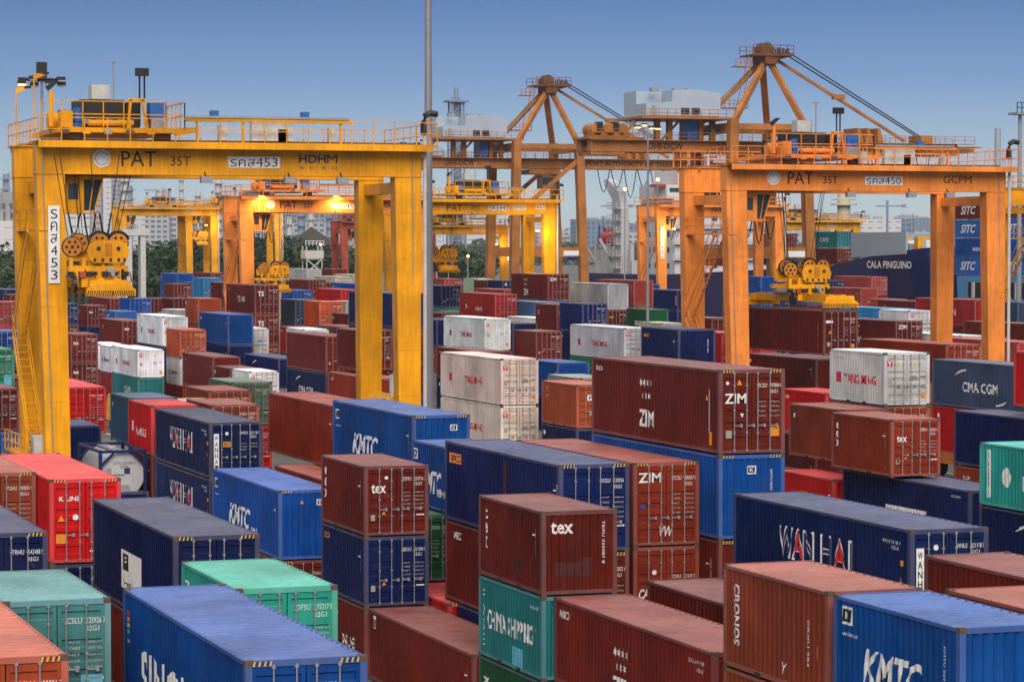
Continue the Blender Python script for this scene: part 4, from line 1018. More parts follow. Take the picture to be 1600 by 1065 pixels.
for x, d, z, pt, lab, L, hang in ((None, 0, 0, YEL, 'yellow spreader with big pulleys hanging empty in the front yellow crane', 9.0, 7.0),
                     (None, 1, 0, YEL, 'amber spreader holding the maroon container in orange crane 450', 12.1, 8.3),
                     (425, 283, 11.2, YEL, 'yellow spreader lowered under the lamp lit orange crane', 6.06, 9.0),
                     (690, 322, 12.9, YEL, 'yellow spreader hanging just right of the tall grey pole', 6.06, 7.4),
                     (312, 562, 16.3, YEL2, 'far yellow spreader between the legs of a far crane', 6.06, 6.4),
                     (1179, 512, 13.0, YEL2, 'far yellow spreader seen left of the hanging maroon container', 6.06, 6.5)):
    loc = (25.35, 138.0, 13.35) if (x is None and d == 0) else ((77.5, 166.0, 11.86) if x is None else at(x, d, z))
    spreader(loc, pt, lab, L, hang)

# ------------------------------------------------------------ quay cranes on the river side
STSD = weathered('quay_crane_dark_brown_paint', (.17, .06, .02), .5, .6, .05)
def sts(loc, label):
    t = empty('quay_crane', loc, label, 'quay crane', 'ship to shore cranes on the quay')
    P = STSO; HB, HT = 30.1, 31.9; S = 13.5
    for y in (0, S):
        for (xb, xt) in ((-8.9, -8.2), (4.9, 3.6)):
            part('leg', t, lambda b: b.hexa([(xb - .75, y, 1.6), (xb + .75, y, 1.6), (xb + .75, y + 1.5, 1.6), (xb - .75, y + 1.5, 1.6)], [(xt - .7, y, 35), (xt + .7, y, 35), (xt + .7, y + 1.5, 35), (xt - .7, y + 1.5, 35)], P))
        part('portal_beam', t, lambda b: (b.box(-8.1, 4.0, y + .2, y + 1.3, 14.2, 15.9, P), b.box(-7.5, 3.0, y + .2, y + 1.3, 33.5, 34.4, P), b.bar((-8, y + .7, 22), (3.4, y + .7, 31.5), .6, .7, P)))
    for x in (-8.9, 4.9):
        part('sill_beam', t, lambda b: b.box(x - .7, x + .7, -2.5, S + 4, .6, 2.2, P))
        for y in (-1.5, S + 2.5): part('bogie', t, lambda b: b.box(x - .5, x + .5, y - 1, y + 1, 0.02, .7, M_DARK))
    part('portal_sign', t, lambda b: b.box(.5, 3.4, .13, .19, 14.4, 15.3, WHITE))
    part('cross_beam', t, lambda b: (b.box(-8.6, -7.6, 1.5, S, 33, 34.5, P), b.box(3.1, 4.1, 1.5, S, 33, 34.5, P)))
    # main girder and boom: one box girder along u
    def gd(b):
        b.box(-29.5, 31.5, 4.6, 6.2, HB, HT, P); b.box(-29.5, 31.5, 8.9, 10.5, HB, HT, P)
        for x in range(-29, 32, 4): b.box(x, x + .5, 6.2, 8.9, HB + .2, HB + .8, P)
        b.box(31.5, 34.5, 4.9, 10.2, HB + .5, HT - .4, P); b.box(34.5, 36, 4.9, 10.2, HT - .5, HT - .35, P)
    part('girder', t, gd)
    def wk(b):
        b.box(-29.5, 34, 3.6, 4.55, HT - .1, HT, P); b.rail((-29.5, 3.65, HT), (34, 3.65, HT), 1.1, P, 1.7, .035); b.rail((-29.5, 10.9, HT), (34, 10.9, HT), 1.1, P, 2.2, .035)
    part('walkway', t, wk)
    face_text(t, [('DHI-DCW', -17.5, 31, .95, 5.6, 'k', 'b'), ('PORT AUTHORITY OF THAILAND', 16.5, 31, .8, 20, 'k', 'b'), ('20', 26.6, 31.05, .9, 1.2, 'k', 'b')], (0, 4.58, 0))
    # A frame
    ax, ay, az = 0.0, 7.4, 44.0
    part('brace', t, lambda b: b.bar((-7.9, 1.0, 34.8), (ax - .5, ay - 1, az), .8, .8, P))
    part('brace', t, lambda b: b.bar((3.4, 1.0, 34.8), (ax + .4, ay - 1, az), .8, .8, P))
    part('brace', t, lambda b: b.bar((3.4, S + .6, 34.8), (ax, ay + 1, az), .95, .95, P))
    part('brace', t, lambda b: b.bar((-7.9, S + .6, 34.8), (ax - .5, ay + 1, az), .8, .8, P))
    part('apex_beam', t, lambda b: (b.box(-1.0, 1.0, ay - 2.4, ay + 2.4, az - .3, az + .9, STSD), b.prism([(-3.1, az + .9), (3.6, az + .9), (3.6, az + 1.35), (-.5, az + 1.35), (-3.1, az + 1.15)], ay - 2.6, ay + 2.6, STSD),
        b.prism([(.5, az + .1), (3.2, az + .9), (-.5, az + .9)], ay - 2.2, ay + 2.2, STSD)))
    def ap(b):
        for yy in (ay - 2.6, ay + 2.6): b.rail((-3.1, yy, az + 1.35), (3.6, yy, az + 1.35), 1.2, STSD, 1.1, .045)
        b.disc((-.2, ay - 1, az + 2.2), (0, 1, 0), .9, .4, M_CAST, 16); b.disc((-.2, ay + 1, az + 2.2), (0, 1, 0), .9, .4, M_CAST, 16)
        b.box(-1.2, .7, ay - 1.4, ay + 1.4, az + 1.35, az + 2.4, STSD)
        for k in range(6): b.box(.8 + k * .42, 1.0 + k * .42, ay - 2, ay - 1.7, az + 1.35, az + 2.0 + .2 * (k % 2), M_CAST)
        for x in (-3.0, -2.6, -.4, 1.2): b.bar((x, ay, az + 1.3), (x, ay, az + 3.9), .07, .07, GREY)
    part('apex_platform', t, ap)
    # ladder tower on the rear brace
    def lt(b):
        a = Vector((-7.2, 6.5, 34.8)); c = Vector((-3.4, 6.5, 43.5))
        b.box(-7.4, -3.6, 5.6, 7.6, 36.9, 37.05, P); b.rail((-7.4, 5.7, 37), (-3.6, 5.7, 37), 1.1, P, .8, .045)
        b.box(-5.6, -3.2, 5.6, 7.6, 43.2, 43.35, P); b.rail((-5.6, 5.7, 43.3), (-3.2, 5.7, 43.3), 1.1, P, .7, .045)
        for dx in (-.4, .4): b.bar((-5.6 + dx, 6, 35), (-2.8 + dx, 6, 45.6), .1, .1, P)
        for k in range(22): f = k / 22; b.bar((-6.0 + 2.8 * f, 6, 35 + 10.6 * f), (-5.2 + 2.8 * f, 6, 35 + 10.6 * f), .06, .06, P)
    part('ladder', t, lt)
    # stays
    def sy(b):
        for yy in (ay - .4,):
            b.bar((1.5, yy, az + .6), (23.5, yy, 32.4), .42, .42, P); b.box(11.2, 13.2, yy - .35, yy + .35, 38.6, 39.4, P)
            for o in (0, .6): b.tube([(3.3, yy, az + 1.3 + o), (26.5, yy, 32.6 + o * .6)], .11, BLK, 4)
        for yy in (ay - 1.4, ay + .6): b.tube([(-2.8, yy, 42.5), (-9.5, yy, 35.4)], .05, GREY, 4)
    part('stay', t, sy)
    part('stay_bracket', t, lambda b: [b.prism([(x, HT), (x + 1.0, HT), (x + .35, HT + 2.3), (x - .1, HT + 2.3)], 5, 10, P) for x in (14.6, 16.2, 18.0)] and b.box(25.6, 27.6, 5.4, 9.6, HT, HT + 1.3, P))
    # machinery house
    h = part('machinery_house', t, lambda b: (b.prism([(-21.2, 35.5), (-9.2, 35.5), (-9.2, 39.0), (-13.2, 39.5), (-17.0, 39.3), (-17.0, 37.6), (-21.2, 37.3)], 3.2, 7.2, HOUSE),
        b.box(-21.2, -12.0, 7.3, 12.4, 35.5, 39.3, HOUSE)))
    part('roof_vent', h, lambda b: [b.box(x, x + 1.2, 5, 6, 39.2, 39.75, GREY) for x in (-16, -13.8, -19.6)] and None)
    part('louvre', h, lambda b: [b.box(x, x + 1.3, 3.1, 3.19, 35.75, 36.7, BLK) for x in (-15.6, -13.9)] and None)
    part('door', h, lambda b: b.box(-20.3, -19.6, 3.12, 3.19, 35.5, 37.0, GREY))
    def hp(b):
        b.box(-22.5, -7.5, 1.6, 13, 35.0, 35.35, P); b.rail((-22.5, 1.7, 35.3), (-7.5, 1.7, 35.3), 1.1, P, 1.4, .04)
        for x in (-19, -17, -12, -10): b.box(x, x + .7, 4.8, 5.8, HT, 35.1, P)
        b.bar((-18, 5, HT), (-15, 5, 35), .3, .3, P); b.bar((-22, 5, 35), (-24.6, 5, 32.0), .4, .4, P); b.box(-13.9, -12.2, 4.8, 8, HT + .05, 35.1, BLUE)
    part('house_platform', t, hp)
    # back reach hoist gear
    def br(b):
        b.box(-30, -21, 4.2, 11, HT + .05, HT + .35, P); b.rail((-30, 4.2, HT + .35), (-21, 4.2, HT + .35), 1.2, P, 1.0, .04)
        for x in (-28.3, -26.3, -24.2): b.tube([(x, 5, HT + 1.5), (x, 9, HT + 1.5)], .95, P, 12)
        b.box(-29, -23, 5, 9, HT + .35, HT + 1.1, P)
        for x in (-28.4, -25.8): b.box(x, x + .9, 4.8, 6, HT + 1.4, HT + 2.6, BLK)
        b.box(-29.4, -24, 4.7, 10.3, HB - .5, HB, P)
    part('hoist_gear', t, br)
    # festoon loops
    def fe(b):
        for k in range(7):
            x = 8.5 + k * 2.6; n = 8; sag = (4.2, 3.4, 5.2, 3.2, 4.4, 3.0, 4.6)[k]
            b.tube([(x + 2.4 * i / n, 4.2, HB - sag * math.sin(math.pi * i / n)) for i in range(n + 1)], .09, BLK, 4)
    part('festoon_cable', t, fe)
    def tc(b):
        b.box(-4.5, 1.5, 4.4, 10.8, HB - 1.0, HB - .2, P); b.box(-1.8, 1.2, 5, 8, HB - 3.6, HB - 1.2, P); b.box(-1.85, 1.25, 4.9, 5.6, HB - 2.9, HB - 1.6, GLASSM)
    part('trolley', t, tc)
    part('cable_reel', t, lambda b: (b.disc((-8, -.5, 6), (0, 1, 0), 2.2, .5, M_CAST, 20)))
    return t
sts((169.4, 463.5, 0), 'brown quay crane with pale machinery house behind the tall grey pole')
sts((174.2, 378.6, 0), 'brown quay crane with the highest apex, behind orange crane 450')

# ------------------------------------------------------------ poles and lamps
def pole(name, loc, h, r0, r1, mat, label, cat, grp=None):
    t = empty(name, loc, label, cat, grp)
    part('mast', t, lambda b: b.tube([(0, 0, 0), (0, 0, h * .3), (0, 0, h * .65), (0, 0, h)], r0, mat, 14, r1))
    part('base_plate', t, lambda b: (b.disc((0, 0, .03), (0, 0, 1), r0 * 1.9, .06, mat, 14),))
    return t
PGREY = plain('pole_grey_violet', (.27, .26, .29), .45, .3, .08, 1)
_lp = at(669.5, 150)
p = pole('light_pole', (_lp[0], _lp[1], 0), 38, .33, .13, PGREY, 'tall tapering grey pole that runs out of the top of the photo', 'light pole')
for zz in (9.8, 18.7, 28.2): part('joint_collar', p, lambda b: b.tube([(0, 0, zz - .1), (0, 0, zz + .1)], .33 - .2 * zz / 38 + .016, PGREY, 14))
def flood(b, x, y, z, lit, dx):
    b.box(x - .3, x + .3, y - .25, y + .25, z - .16, z + .1, BLK)
    b.box(x - .26 + dx, x + .26 + dx, y - .28, y + .2, z - .26, z - .165, LAMP if lit else LAMPOFF)
x0, y0, _ = at(67, 205)
t = pole('flood_light_mast', (x0, y0, 0), 28.9, .17, .10, GREY, 'flood light mast with a ring of lamps above the front crane', 'flood light')
part('lamp_ring', t, lambda b: (b.tube([(1.35 * math.cos(k * math.pi / 6), 1.35 * math.sin(k * math.pi / 6), 28.2) for k in range(13)], .07, BLK, 5), b.box(-.35, .35, -.35, .35, 28.2, 29.5, BLK),
    b.bar((-1.3, 0, 28.2), (1.3, 0, 28.2), .08, .08, BLK), b.bar((0, -1.3, 28.2), (0, 1.3, 28.2), .08, .08, BLK)))
for k in range(8):
    a = k * math.pi / 4 + .2; rr = 1.55
    part('lamp', t, lambda b: flood(b, rr * math.cos(a), rr * math.sin(a), 28.0 + .3 * (k % 2), k in (3, 4), 0))
x0, y0, _ = at(1012, 262)
t = pole('lamp_pole', (x0, y0, 0), 27.5, .20, .08, PGREY, 'thin grey lamp pole with four lit lamps, in front of the ship', 'lamp pole')
part('cross_arm', t, lambda b: (b.bar((-1.1, -.35, 27.3), (1.1, .35, 27.3), .07, .07, BLK), b.bar((-.5, .3, 27.1), (.5, -.3, 27.1), .07, .07, BLK)))
for k, (dx, z) in enumerate(((-1.05, 27.25), (-.4, 27.45), (.4, 27.2), (1.0, 27.15))):
    part('lamp', t, lambda b: (b.box(dx - .22, dx + .22, -.25, .25, z - .06, z + .1, BLK), b.box(dx - .2, dx + .2, -.24, .22, z - .16, z - .065, LAMP)))
for x, d, h, lab in ((27, 150, 24.3, 'slim yellow bracket lamp at the far left end of the front crane'), (55, 149, 25.0, 'slim yellow bracket lamp above the left end of the front crane')):
    x0, y0, _ = at(x, d)
    t = empty('bracket_lamp', (x0, y0, H1 if False else 21.1), lab, 'lamp', 'bracket lamps on the front crane')
    part('post', t, lambda b: b.tube([(0, 0, 0), (0, 0, h - 21.1)], .05, YEL, 6))
    part('arm', t, lambda b: b.prism([(0, h - 21.3), (.65, h - 21.05), (.65, h - 20.98), (0, h - 20.95)], -.05, .05, YEL))
    part('lamp', t, lambda b: b.box(.45, .8, -.1, .1, h - 21.0, h - 20.88, BLK))
x0, y0, _ = at(1592, 300)
t = pole('platform_mast', (x0, y0, 0), 30.2, .35, .2, GREY, 'mast with a railed platform at the right edge', 'mast')
part('platform', t, lambda b: (b.box(-.9, 3, -1, 1, 30.2, 30.45, GREY), b.rail((-.9, -1, 30.4), (3, -1, 30.4), 1.1, BLK, .6, .04)))
# star-bright lamps far away
for x, y, d, lab in ((501, 382, 640, 'bright sodium lamp in front of the dark pointed roof'), (540, 375, 640, 'bright sodium lamp beside the far red crane'), (731, 400, 560, 'bright sodium lamp under the low crane by the pole'),
                     (1027, 281, 450, 'bright sodium lamp in front of the ship bridge'), (976, 296, 480, 'white lamp beside the pale ship funnel'), (437, 319, 520, 'warm lamp behind the lamp lit orange crane')):
    z = CAMZ - (y - 388) / 4300 * d; x0, y0, _ = at(x, d)
    t = empty('yard_lamp', (x0, y0, 0), lab, 'yard lamp', 'far sodium lamps')
    part('post', t, lambda b: b.tube([(0, 0, 0), (0, 0, z)], .12, GREY, 6))
    part('lamp_glass', t, lambda b: (b.disc((0, -.1, z), (0, 1, 0), .27, .3, LAMP, 12)))

rl_ = random.Random(21)
for k in range(14):
    x = 575 + k * 31 + rl_.uniform(-10, 10); dd = rl_.uniform(600, 1100); hh = CAMZ - (rl_.uniform(392, 428) - 388) / 4300 * dd; x0, y0, _ = at(x, dd)
    t = empty('street_lamp', (x0, y0, 0), f'{["", "second ", "third ", "fourth ", "fifth ", "sixth ", "seventh "][k % 7]}{"" if k % 7 else "first "}tiny white lamp from the left {"behind the poles left" if k < 7 else "by the quay right"} of the first quay crane', 'street lamp', 'tiny lamps far behind the yard')
    part('post', t, lambda b: b.tube([(0, 0, 0), (0, 0, max(3, hh))], .1, GREY, 5)); part('lamp_glass', t, lambda b: b.disc((0, -.1, max(3, hh)), (0, 1, 0), .32, .3, LAMPW, 8))

# ------------------------------------------------------------ ground, quay, river
def ground():
    m, t, p = nodes('yard_concrete')
    c = mixrgb(t, (.06, .058, .056), (.13, .125, .12), ramp(t, noise(t, worldpos(t, (1, 1, 1)), .12, 6), [(.3, 0.0), (.7, 1.0)]))
    t.links.new(c, p.inputs['Base Color']); p.inputs['Roughness'].default_value = .85
    b = MB(); b.add([(-9000, -3000, 0), (9000, -3000, 0), (9000, 9000, 0), (-9000, 9000, 0)], [(0, 1, 2, 3)], m)
    tag(b.build('ground'), kind='structure')
    m, t, p = nodes('river_water')
    p.inputs['Base Color'].default_value = (.05, .06, .06, 1); p.inputs['Roughness'].default_value = .18
    bp = N(t, 'Bump', Strength=.6, Distance=.4); t.links.new(noise(t, worldpos(t, (1, 1, 1)), .5, 5), bp.inputs['Height']); t.links.new(bp.outputs[0], p.inputs['Normal'])
    b = MB(); b.add([(183, -200, .004), (460, -200, .004), (460, 1400, .004), (183, 1400, .004)], [(0, 1, 2, 3)], m)
    tag(b.build('water'), kind='structure')
    pm = plain('lane_paint', (.55, .5, .2), .7)
    b = MB()
    for u in (21.5, 43.5, 65.5, 91.5): b.add([(u, -50, .004), (u + .2, -50, .004), (u + .2, 600, .004), (u, 600, .004)], [(0, 1, 2, 3)], pm)
    tag(b.build('lane_markings'), kind='structure')
ground()

# ------------------------------------------------------------ ships
SHIPB = plain('ship_blue_hull', (.006, .014, .10), .4, 0, .1, .1)
SHIPG = plain('ship_grey_blue', (.30, .37, .44), .5, 0, .06, .1)
SHIPW = plain('ship_white', (.62, .63, .66), .45, 0, .04, .2)
SHIPL = plain('ship_light_blue_hull', (.06, .25, .45), .4)
RBOAT = plain('lifeboat_orange_red', (.50, .05, .03), .4)
t = empty('container_ship', (185, 345, 0), 'dark blue ship whose bow carries white lettering, behind crane 450', 'ship')
def hull(b):
    # sections along the length: (y, half width, deck height); the bow at y = 0
    st = [(5, .3, 16.2), (8, 6, 16.0), (11, 9.8, 15.8), (15, 11, 15.4), (26, 11, 14.6), (40, 11, 13.0), (110, 11, 11.0), (146, 11, 11.0), (152, 8, 11.0)]
    vs = []
    for i, (y, w, z) in enumerate(st):
        kb = .35 if i < 2 else (.7 if i < 4 else 1); yb = y if i > 2 else y + (4 - 1.5 * i)
        vs += [(11 - w * kb, yb, .05), (11 - w, y, z), (11 + w, y, z), (11 + w * kb, yb, .05)]
    fs = []
    for i in range(len(st) - 1):
        a, c = 4 * i, 4 * i + 4
        fs += [(a, c, c + 1, a + 1), (a + 1, c + 1, c + 2, a + 2), (a + 2, c + 2, c + 3, a + 3)]
    fs += [(0, 1, 2, 3), (35, 34, 33, 32)]
    b.add(vs, fs, SHIPB)
part('hull', t, hull)
part('bulwark', t, lambda b: b.prism([(15, 14.9), (33, 14.3), (33, 18.1), (15, 18.1)], -.06, .3, SHIPG, 'x'))
part('breakwater', t, lambda b: b.prism([(31, 13), (33.5, 13), (33.5, 18.0), (31, 18.0)], .4, 18, SHIPG, 'x'))
face_text(t, [('CALA PINGUINO', -20.5, 13.3, 1.1, 14.5, 'w', 'b')], (-.02, 0, 0), (0, -1, 0), (0, 0, 1), (-1, 0, 0))
face_text(t, [('#disc', -12, 7.5, 1.2, 1.6, 'g', '')], (-.02, 0, 0), (0, -1, 0), (0, 0, 1), (-1, 0, 0), 'draught_mark')
part('mast', t, lambda b: (b.tube([(11, 8, 16), (11, 8, 33)], .45, SHIPG, 10), b.bar((11, 8, 24), (11, 30, 16), .1, .1, GREY)))
def deckm(b):
    for k in range(10): b.box(2, 5, 10 + k * 2.6, 11.2 + k * 2.6, 15.2, 16.4 + (k % 3) * .5, (SHIPG, WHITE, YEL2)[k % 3])
part('deck_gear', t, deckm)
s = part('superstructure', t, lambda b: (b.box(1.2, 20.8, 106, 122, 11, 24.5, SHIPW), b.box(0, 22, 107, 120, 24.5, 27.0, SHIPW), b.box(3, 19, 109, 120, 27, 29.6, SHIPW), b.box(-1.2, 23.2, 107.5, 112, 26.6, 27.1, RBOAT)))
part('bridge_window', s, lambda b: (b.box(.6, 21, 106.9, 106.98, 27.4 - 1.7, 26.4, GLASSM),))
for k in range(4):
    part('deck_rail', s, lambda b: (b.box(.6, 21.4, 105.2, 106, 13.6 + k * 2.8, 13.75 + k * 2.8, SHIPW), b.rail((.6, 105.2, 13.75 + k * 2.8), (21.4, 105.2, 13.75 + k * 2.8), 1, SHIPW, 2, .06)))
    for j in range(4): part('window', s, lambda b: b.box(1.12, 1.21, 108.5 + j * 3, 109.4 + j * 3, 12.2 + k * 2.8, 13.1 + k * 2.8, GLASSM))
    for j in range(6): part('window', s, lambda b: b.box(2.4 + j * 3, 3.3 + j * 3, 105.93, 106.02, 12.2 + k * 2.8, 13.1 + k * 2.8, GLASSM))
part('radar_mast', s, lambda b: (b.tube([(11, 114, 29.6), (11, 114, 35)], .3, SHIPW, 8), b.box(9.5, 12.5, 113.8, 114.2, 32, 32.3, RBOAT)))
part('deck_tank', s, lambda b: (b.tube([(8, 112, 29.6), (8, 112, 32.0)], 1.6, BLUE, 16), b.tube([(8, 112, 32.0), (8, 112, 33.2)], 1.1, LGREY, 16)))
part('funnel', t, lambda b: b.prism([(129, 11), (132.5, 11), (132.5, 21.5), (133.5, 24.6), (137.5, 27.4), (138, 28.6), (136, 28.6), (130.6, 26.2), (129, 23)], 0, 1.5, SHIPW, 'x'))
def dk(b):
    for k in range(6): b.box(-.9, 0, 129, 134, 12 + k * 2.2, 12.15 + k * 2.2, SHIPW); b.rail((-.9, 129, 12.15 + k * 2.2), (-.9, 134, 12.15 + k * 2.2), 1.0, SHIPW, 1.6, .05)
part('funnel_platform', t, dk)
def davit(b):
    for y in (134, 143): b.bar((1.5, y, 11), (-2.4, y, 17.5), .4, .5, SHIPW); b.bar((-2.4, y, 17.5), (-2.4, y, 20), .3, .3, BLUE)
    for k in range(14): b.box(.2 + .3 * (k % 3), 1.2, 124 + k * 1.5, 124.8 + k * 1.5, 11, 13.5 + (k * 7 % 4), SHIPW)
part('davit', t, davit)
x0, y0, _ = at(950, 520)
lb = empty('lifeboat', (x0, y0, 15.9), 'red lifeboat hanging from the davits of the ship', 'lifeboat')
def boat(b):
    ring = []; n = 12
    prof = [(-4.0, .1), (-3.3, 1.0), (-1.8, 1.55), (0, 1.7), (1.8, 1.55), (3.3, 1.0), (4.0, .1)]
    vs = []
    for y, r in prof: vs += [(r * math.cos(k * 2 * math.pi / n), y, 1.7 + r * .95 * math.sin(k * 2 * math.pi / n) * (1.05 if math.sin(k * 2 * math.pi / n) < 0 else .85)) for k in range(n)]
    b.add(vs, [(i * n + k, i * n + (k + 1) % n, (i + 1) * n + (k + 1) % n, (i + 1) * n + k) for i in range(len(prof) - 1) for k in range(n)], RBOAT, True)
part('hull', lb, boat)
part('hatch', lb, lambda b: b.box(-.7, .7, -1, .8, 2.9, 3.7, RBOAT))
part('sling', lb, lambda b: [b.tube([(0, y, 2.6), (0, y, 6)], .06, BLK, 4) for y in (-2.6, 2.6)] and None)
def ship_box(u, v, z, col, mk, lab, L=12.192): container(u, v, z, L, 2.591, col, 'd', mk, lab, 'containers standing on the ships', 1)
x0, y0, _ = at(903, 545); ship_box(x0, y0 + .3, 13.2, 'U', 'text_w', 'small blue container on the ship deck left of the lifeboat', 6.058)
x0, y0, _ = at(919, 535); ship_box(x0, y0 - 7, 13.0, 'C', '', 'beige container on the ship deck below the lifeboat', 12.192)
for v_, z_, c_, mk_, lab in ((388, 13.1, 'M', '', 'maroon container low on the ship deck behind the hanging maroon container'), (388, 15.75, 'T3', 'cape', 'teal container high on the ship deck behind the hanging maroon container'),
                             (408, 12.9, 'N', '', 'navy container low on the ship deck left of the teal one'), (408, 15.55, 'D', '', 'dusty red container high on the ship deck left of the teal one'), (428, 12.6, 'B', '', 'orange brown container on the ship deck behind crane 450 left legs')):
    ship_box(187.5, v_, z_, c_, mk_, lab)
t = empty('feeder_ship', (186, 250, 0), 'light blue ship hull carrying stacked containers by the right edge', 'ship')
part('hull', t, lambda b: (b.prism([(0, .05), (92, .05), (96, 6), (96.5, 11.9), (0, 11.9)], 0, 20, SHIPL, 'x'),))
part('cargo_hold_frame', t, lambda b: (b.box(-.2, 0, 70, 94, 8.2, 8.7, SHIPL), b.box(-.1, -.02, 72, 93, 8.9, 11.0, BLK), [b.box(-.25, -.12, y, y + .7, 8.8, 11, LGREY) for y in range(73, 93, 3)]))
for k, (c_, lab) in enumerate((('M', 'maroon'), ('U2', 'light blue'), ('U', 'mid blue'), ('U2', 'pale blue'))[::-1]):
    for j, yy in enumerate((336.8, 323.8)):
        ship_box(187, yy, 11.95 + 2.6 * k, c_, 'sitc' if k != 1 else 'text_w', f'{lab} container, {["lowest", "second", "third", "top"][k]} of the {["rear", "front"][j]} stack on the light blue ship')

# ------------------------------------------------------------ trees
def leaf_mat(name, a, c):
    m, t, p = nodes(name)
    t.links.new(mixrgb(t, a, c, ramp(t, noise(t, worldpos(t, (1, 1, 1)), .35, 4), [(.3, 0.0), (.7, 1.0)])), p.inputs['Base Color']); p.inputs['Roughness'].default_value = .7; return m
LEAF = leaf_mat('tree_leaves', (.018, .04, .014), (.05, .085, .028)); BARK = plain('bark', (.06, .045, .03), .9)
def crown_mesh(seed, n=900):
    rnd = random.Random(seed); b = MB(); lobes = [(rnd.uniform(-.55, .55), rnd.uniform(-.5, .5), rnd.uniform(-.1, .75), rnd.uniform(.3, .55)) for _ in range(9)]
    for _ in range(n):
        lx, ly, lz, lr = rnd.choice(lobes); th = rnd.uniform(0, 6.28); ph = math.acos(rnd.uniform(-.8, 1)); r = lr * rnd.uniform(.75, 1.08)
        c = Vector((lx + r * math.sin(ph) * math.cos(th), ly + r * math.sin(ph) * math.sin(th), lz + r * math.cos(ph) * .8))
        s = rnd.uniform(.06, .13); q = [c + Vector((rnd.uniform(-s, s), rnd.uniform(-s, s), rnd.uniform(-s, s) * .8)) for _ in range(4)]
        b.add(q, [(0, 1, 2), (1, 3, 2)], LEAF)
    return b.mesh('crown')
CROWNS = [crown_mesh(k) for k in range(5)]
TR = MB(); TR.tube([(0, 0, 0), (.02, 0, .3), (0, .02, .6)], .045, BARK, 7, .02); TR.bar((0, 0, .35), (.25, .1, .62), .025, .025, BARK); TR.bar((0, 0, .4), (-.22, -.1, .65), .025, .025, BARK); TRUNK = TR.mesh('trunk')
rt_ = random.Random(3); tl = []
TREES = [(x, 620 + rt_.uniform(-30, 90), rt_.uniform(11.5, 16.5)) for x in range(6, 36, 9)] + [(x, 640 + rt_.uniform(-20, 90), rt_.uniform(15, 21)) for x in range(112, 150, 11)] + \
        [(x + rt_.uniform(-4, 4), 700 + rt_.uniform(-40, 120), rt_.uniform(14, 20)) for x in range(222, 400, 12)] + [(x + rt_.uniform(-4, 4), 680 + rt_.uniform(-40, 60), rt_.uniform(12, 20)) for x in range(380, 560, 11)] + \
        [(x, 720 + rt_.uniform(-40, 60), rt_.uniform(13, 20)) for x in range(690, 745, 10)] + [(3, 560, 13), (14, 540, 12), (22, 575, 14), (9, 600, 18)]
where = lambda x: 'at the far left edge' if x < 40 else ('behind the front crane spreader' if x < 215 else ('left of the lamp lit orange crane' if x < 380 else ('under the lamp lit orange crane' if x < 600 else 'just right of the tall pole')))
cnt = {}
for x, d, h in sorted(TREES):
    k = cnt.get(where(x), 0); cnt[where(x)] = k + 1; x0, y0, _ = at(x, d)
    t = empty('tree', (x0, y0, 0), f'{ORD[k % 10] if k < 10 else str(k + 1) + "th "}tree from the left of the dark trees {where(x)}'.strip(), 'tree', 'dark trees behind the yard')
    if k == 0: t['label'] = f'first dark tree from the left {where(x)}'
    c = link_mesh('crown', CROWNS[rt_.randrange(5)], t, (0, 0, h * .52)); w = h * rt_.uniform(.42, .6); c.scale = (w, w, h * .42); c.rotation_euler = (0, 0, rt_.uniform(0, 6))
    tr = link_mesh('trunk', TRUNK, t); tr.scale = (h, h, h)
def treeline(name, x0p, x1p, d, h0, h1, n, seed, label):
    rnd = random.Random(seed); b = MB()
    for _ in range(n):
        x = rnd.uniform(x0p, x1p); dd = d + rnd.uniform(-60, 60); px, py, _ = at(x, dd); s = rnd.uniform(1.0, 2.2) * (1.6 if d > 2000 else 1)
        env = (math.sin(x * .05 + seed) * .25 + math.sin(x * .17) * .15 + .75)
        c = Vector((px, py, rnd.uniform(0, 1) ** .7 * (h0 + (h1 - h0) * env)))
        b.add([c + Vector((rnd.uniform(-s, s), rnd.uniform(-s, s), rnd.uniform(-s, s) * .7)) for _ in range(4)], [(0, 1, 2), (1, 3, 2)], LEAF)
    tag(b.build(name), label, 'woodland', kind='stuff')
treeline('distant_trees', 340, 1600, 2600, 6, 22, 26000, 2, 'hazy belt of far trees along the horizon')
treeline('background_trees', -20, 560, 800, 6, 12, 12000, 5, 'dark undergrowth behind the left part of the yard')

# ------------------------------------------------------------ the town behind
def facade(name, wall, glass, sx, sz, fill=.6):
    m, t, p = nodes(name); g = t.nodes.new('ShaderNodeTexCoord')
    br = N(t, 'TexBrick', Scale=1.0); br.offset = 0; br.inputs['Mortar Size'].default_value = sx * (1 - fill) / 2; br.inputs['Brick Width'].default_value = sx; br.inputs['Row Height'].default_value = sz
    sp = N(t, 'SeparateXYZ'); cb = N(t, 'CombineXYZ'); ad = N(t, 'Math', operation='ADD'); t.links.new(g.outputs['Object'], sp.inputs[0])
    t.links.new(sp.outputs[0], ad.inputs[0]); t.links.new(sp.outputs[1], ad.inputs[1]); t.links.new(ad.outputs[0], cb.inputs[0]); t.links.new(sp.outputs[2], cb.inputs[1]); t.links.new(cb.outputs[0], br.inputs['Vector'])
    br.inputs['Color1'].default_value = (*glass, 1); br.inputs['Color2'].default_value = (*[c * 1.7 for c in glass], 1); br.inputs['Mortar'].default_value = (*wall, 1)
    t.links.new(br.outputs['Color'], p.inputs['Base Color']); p.inputs['Roughness'].default_value = .6; return m
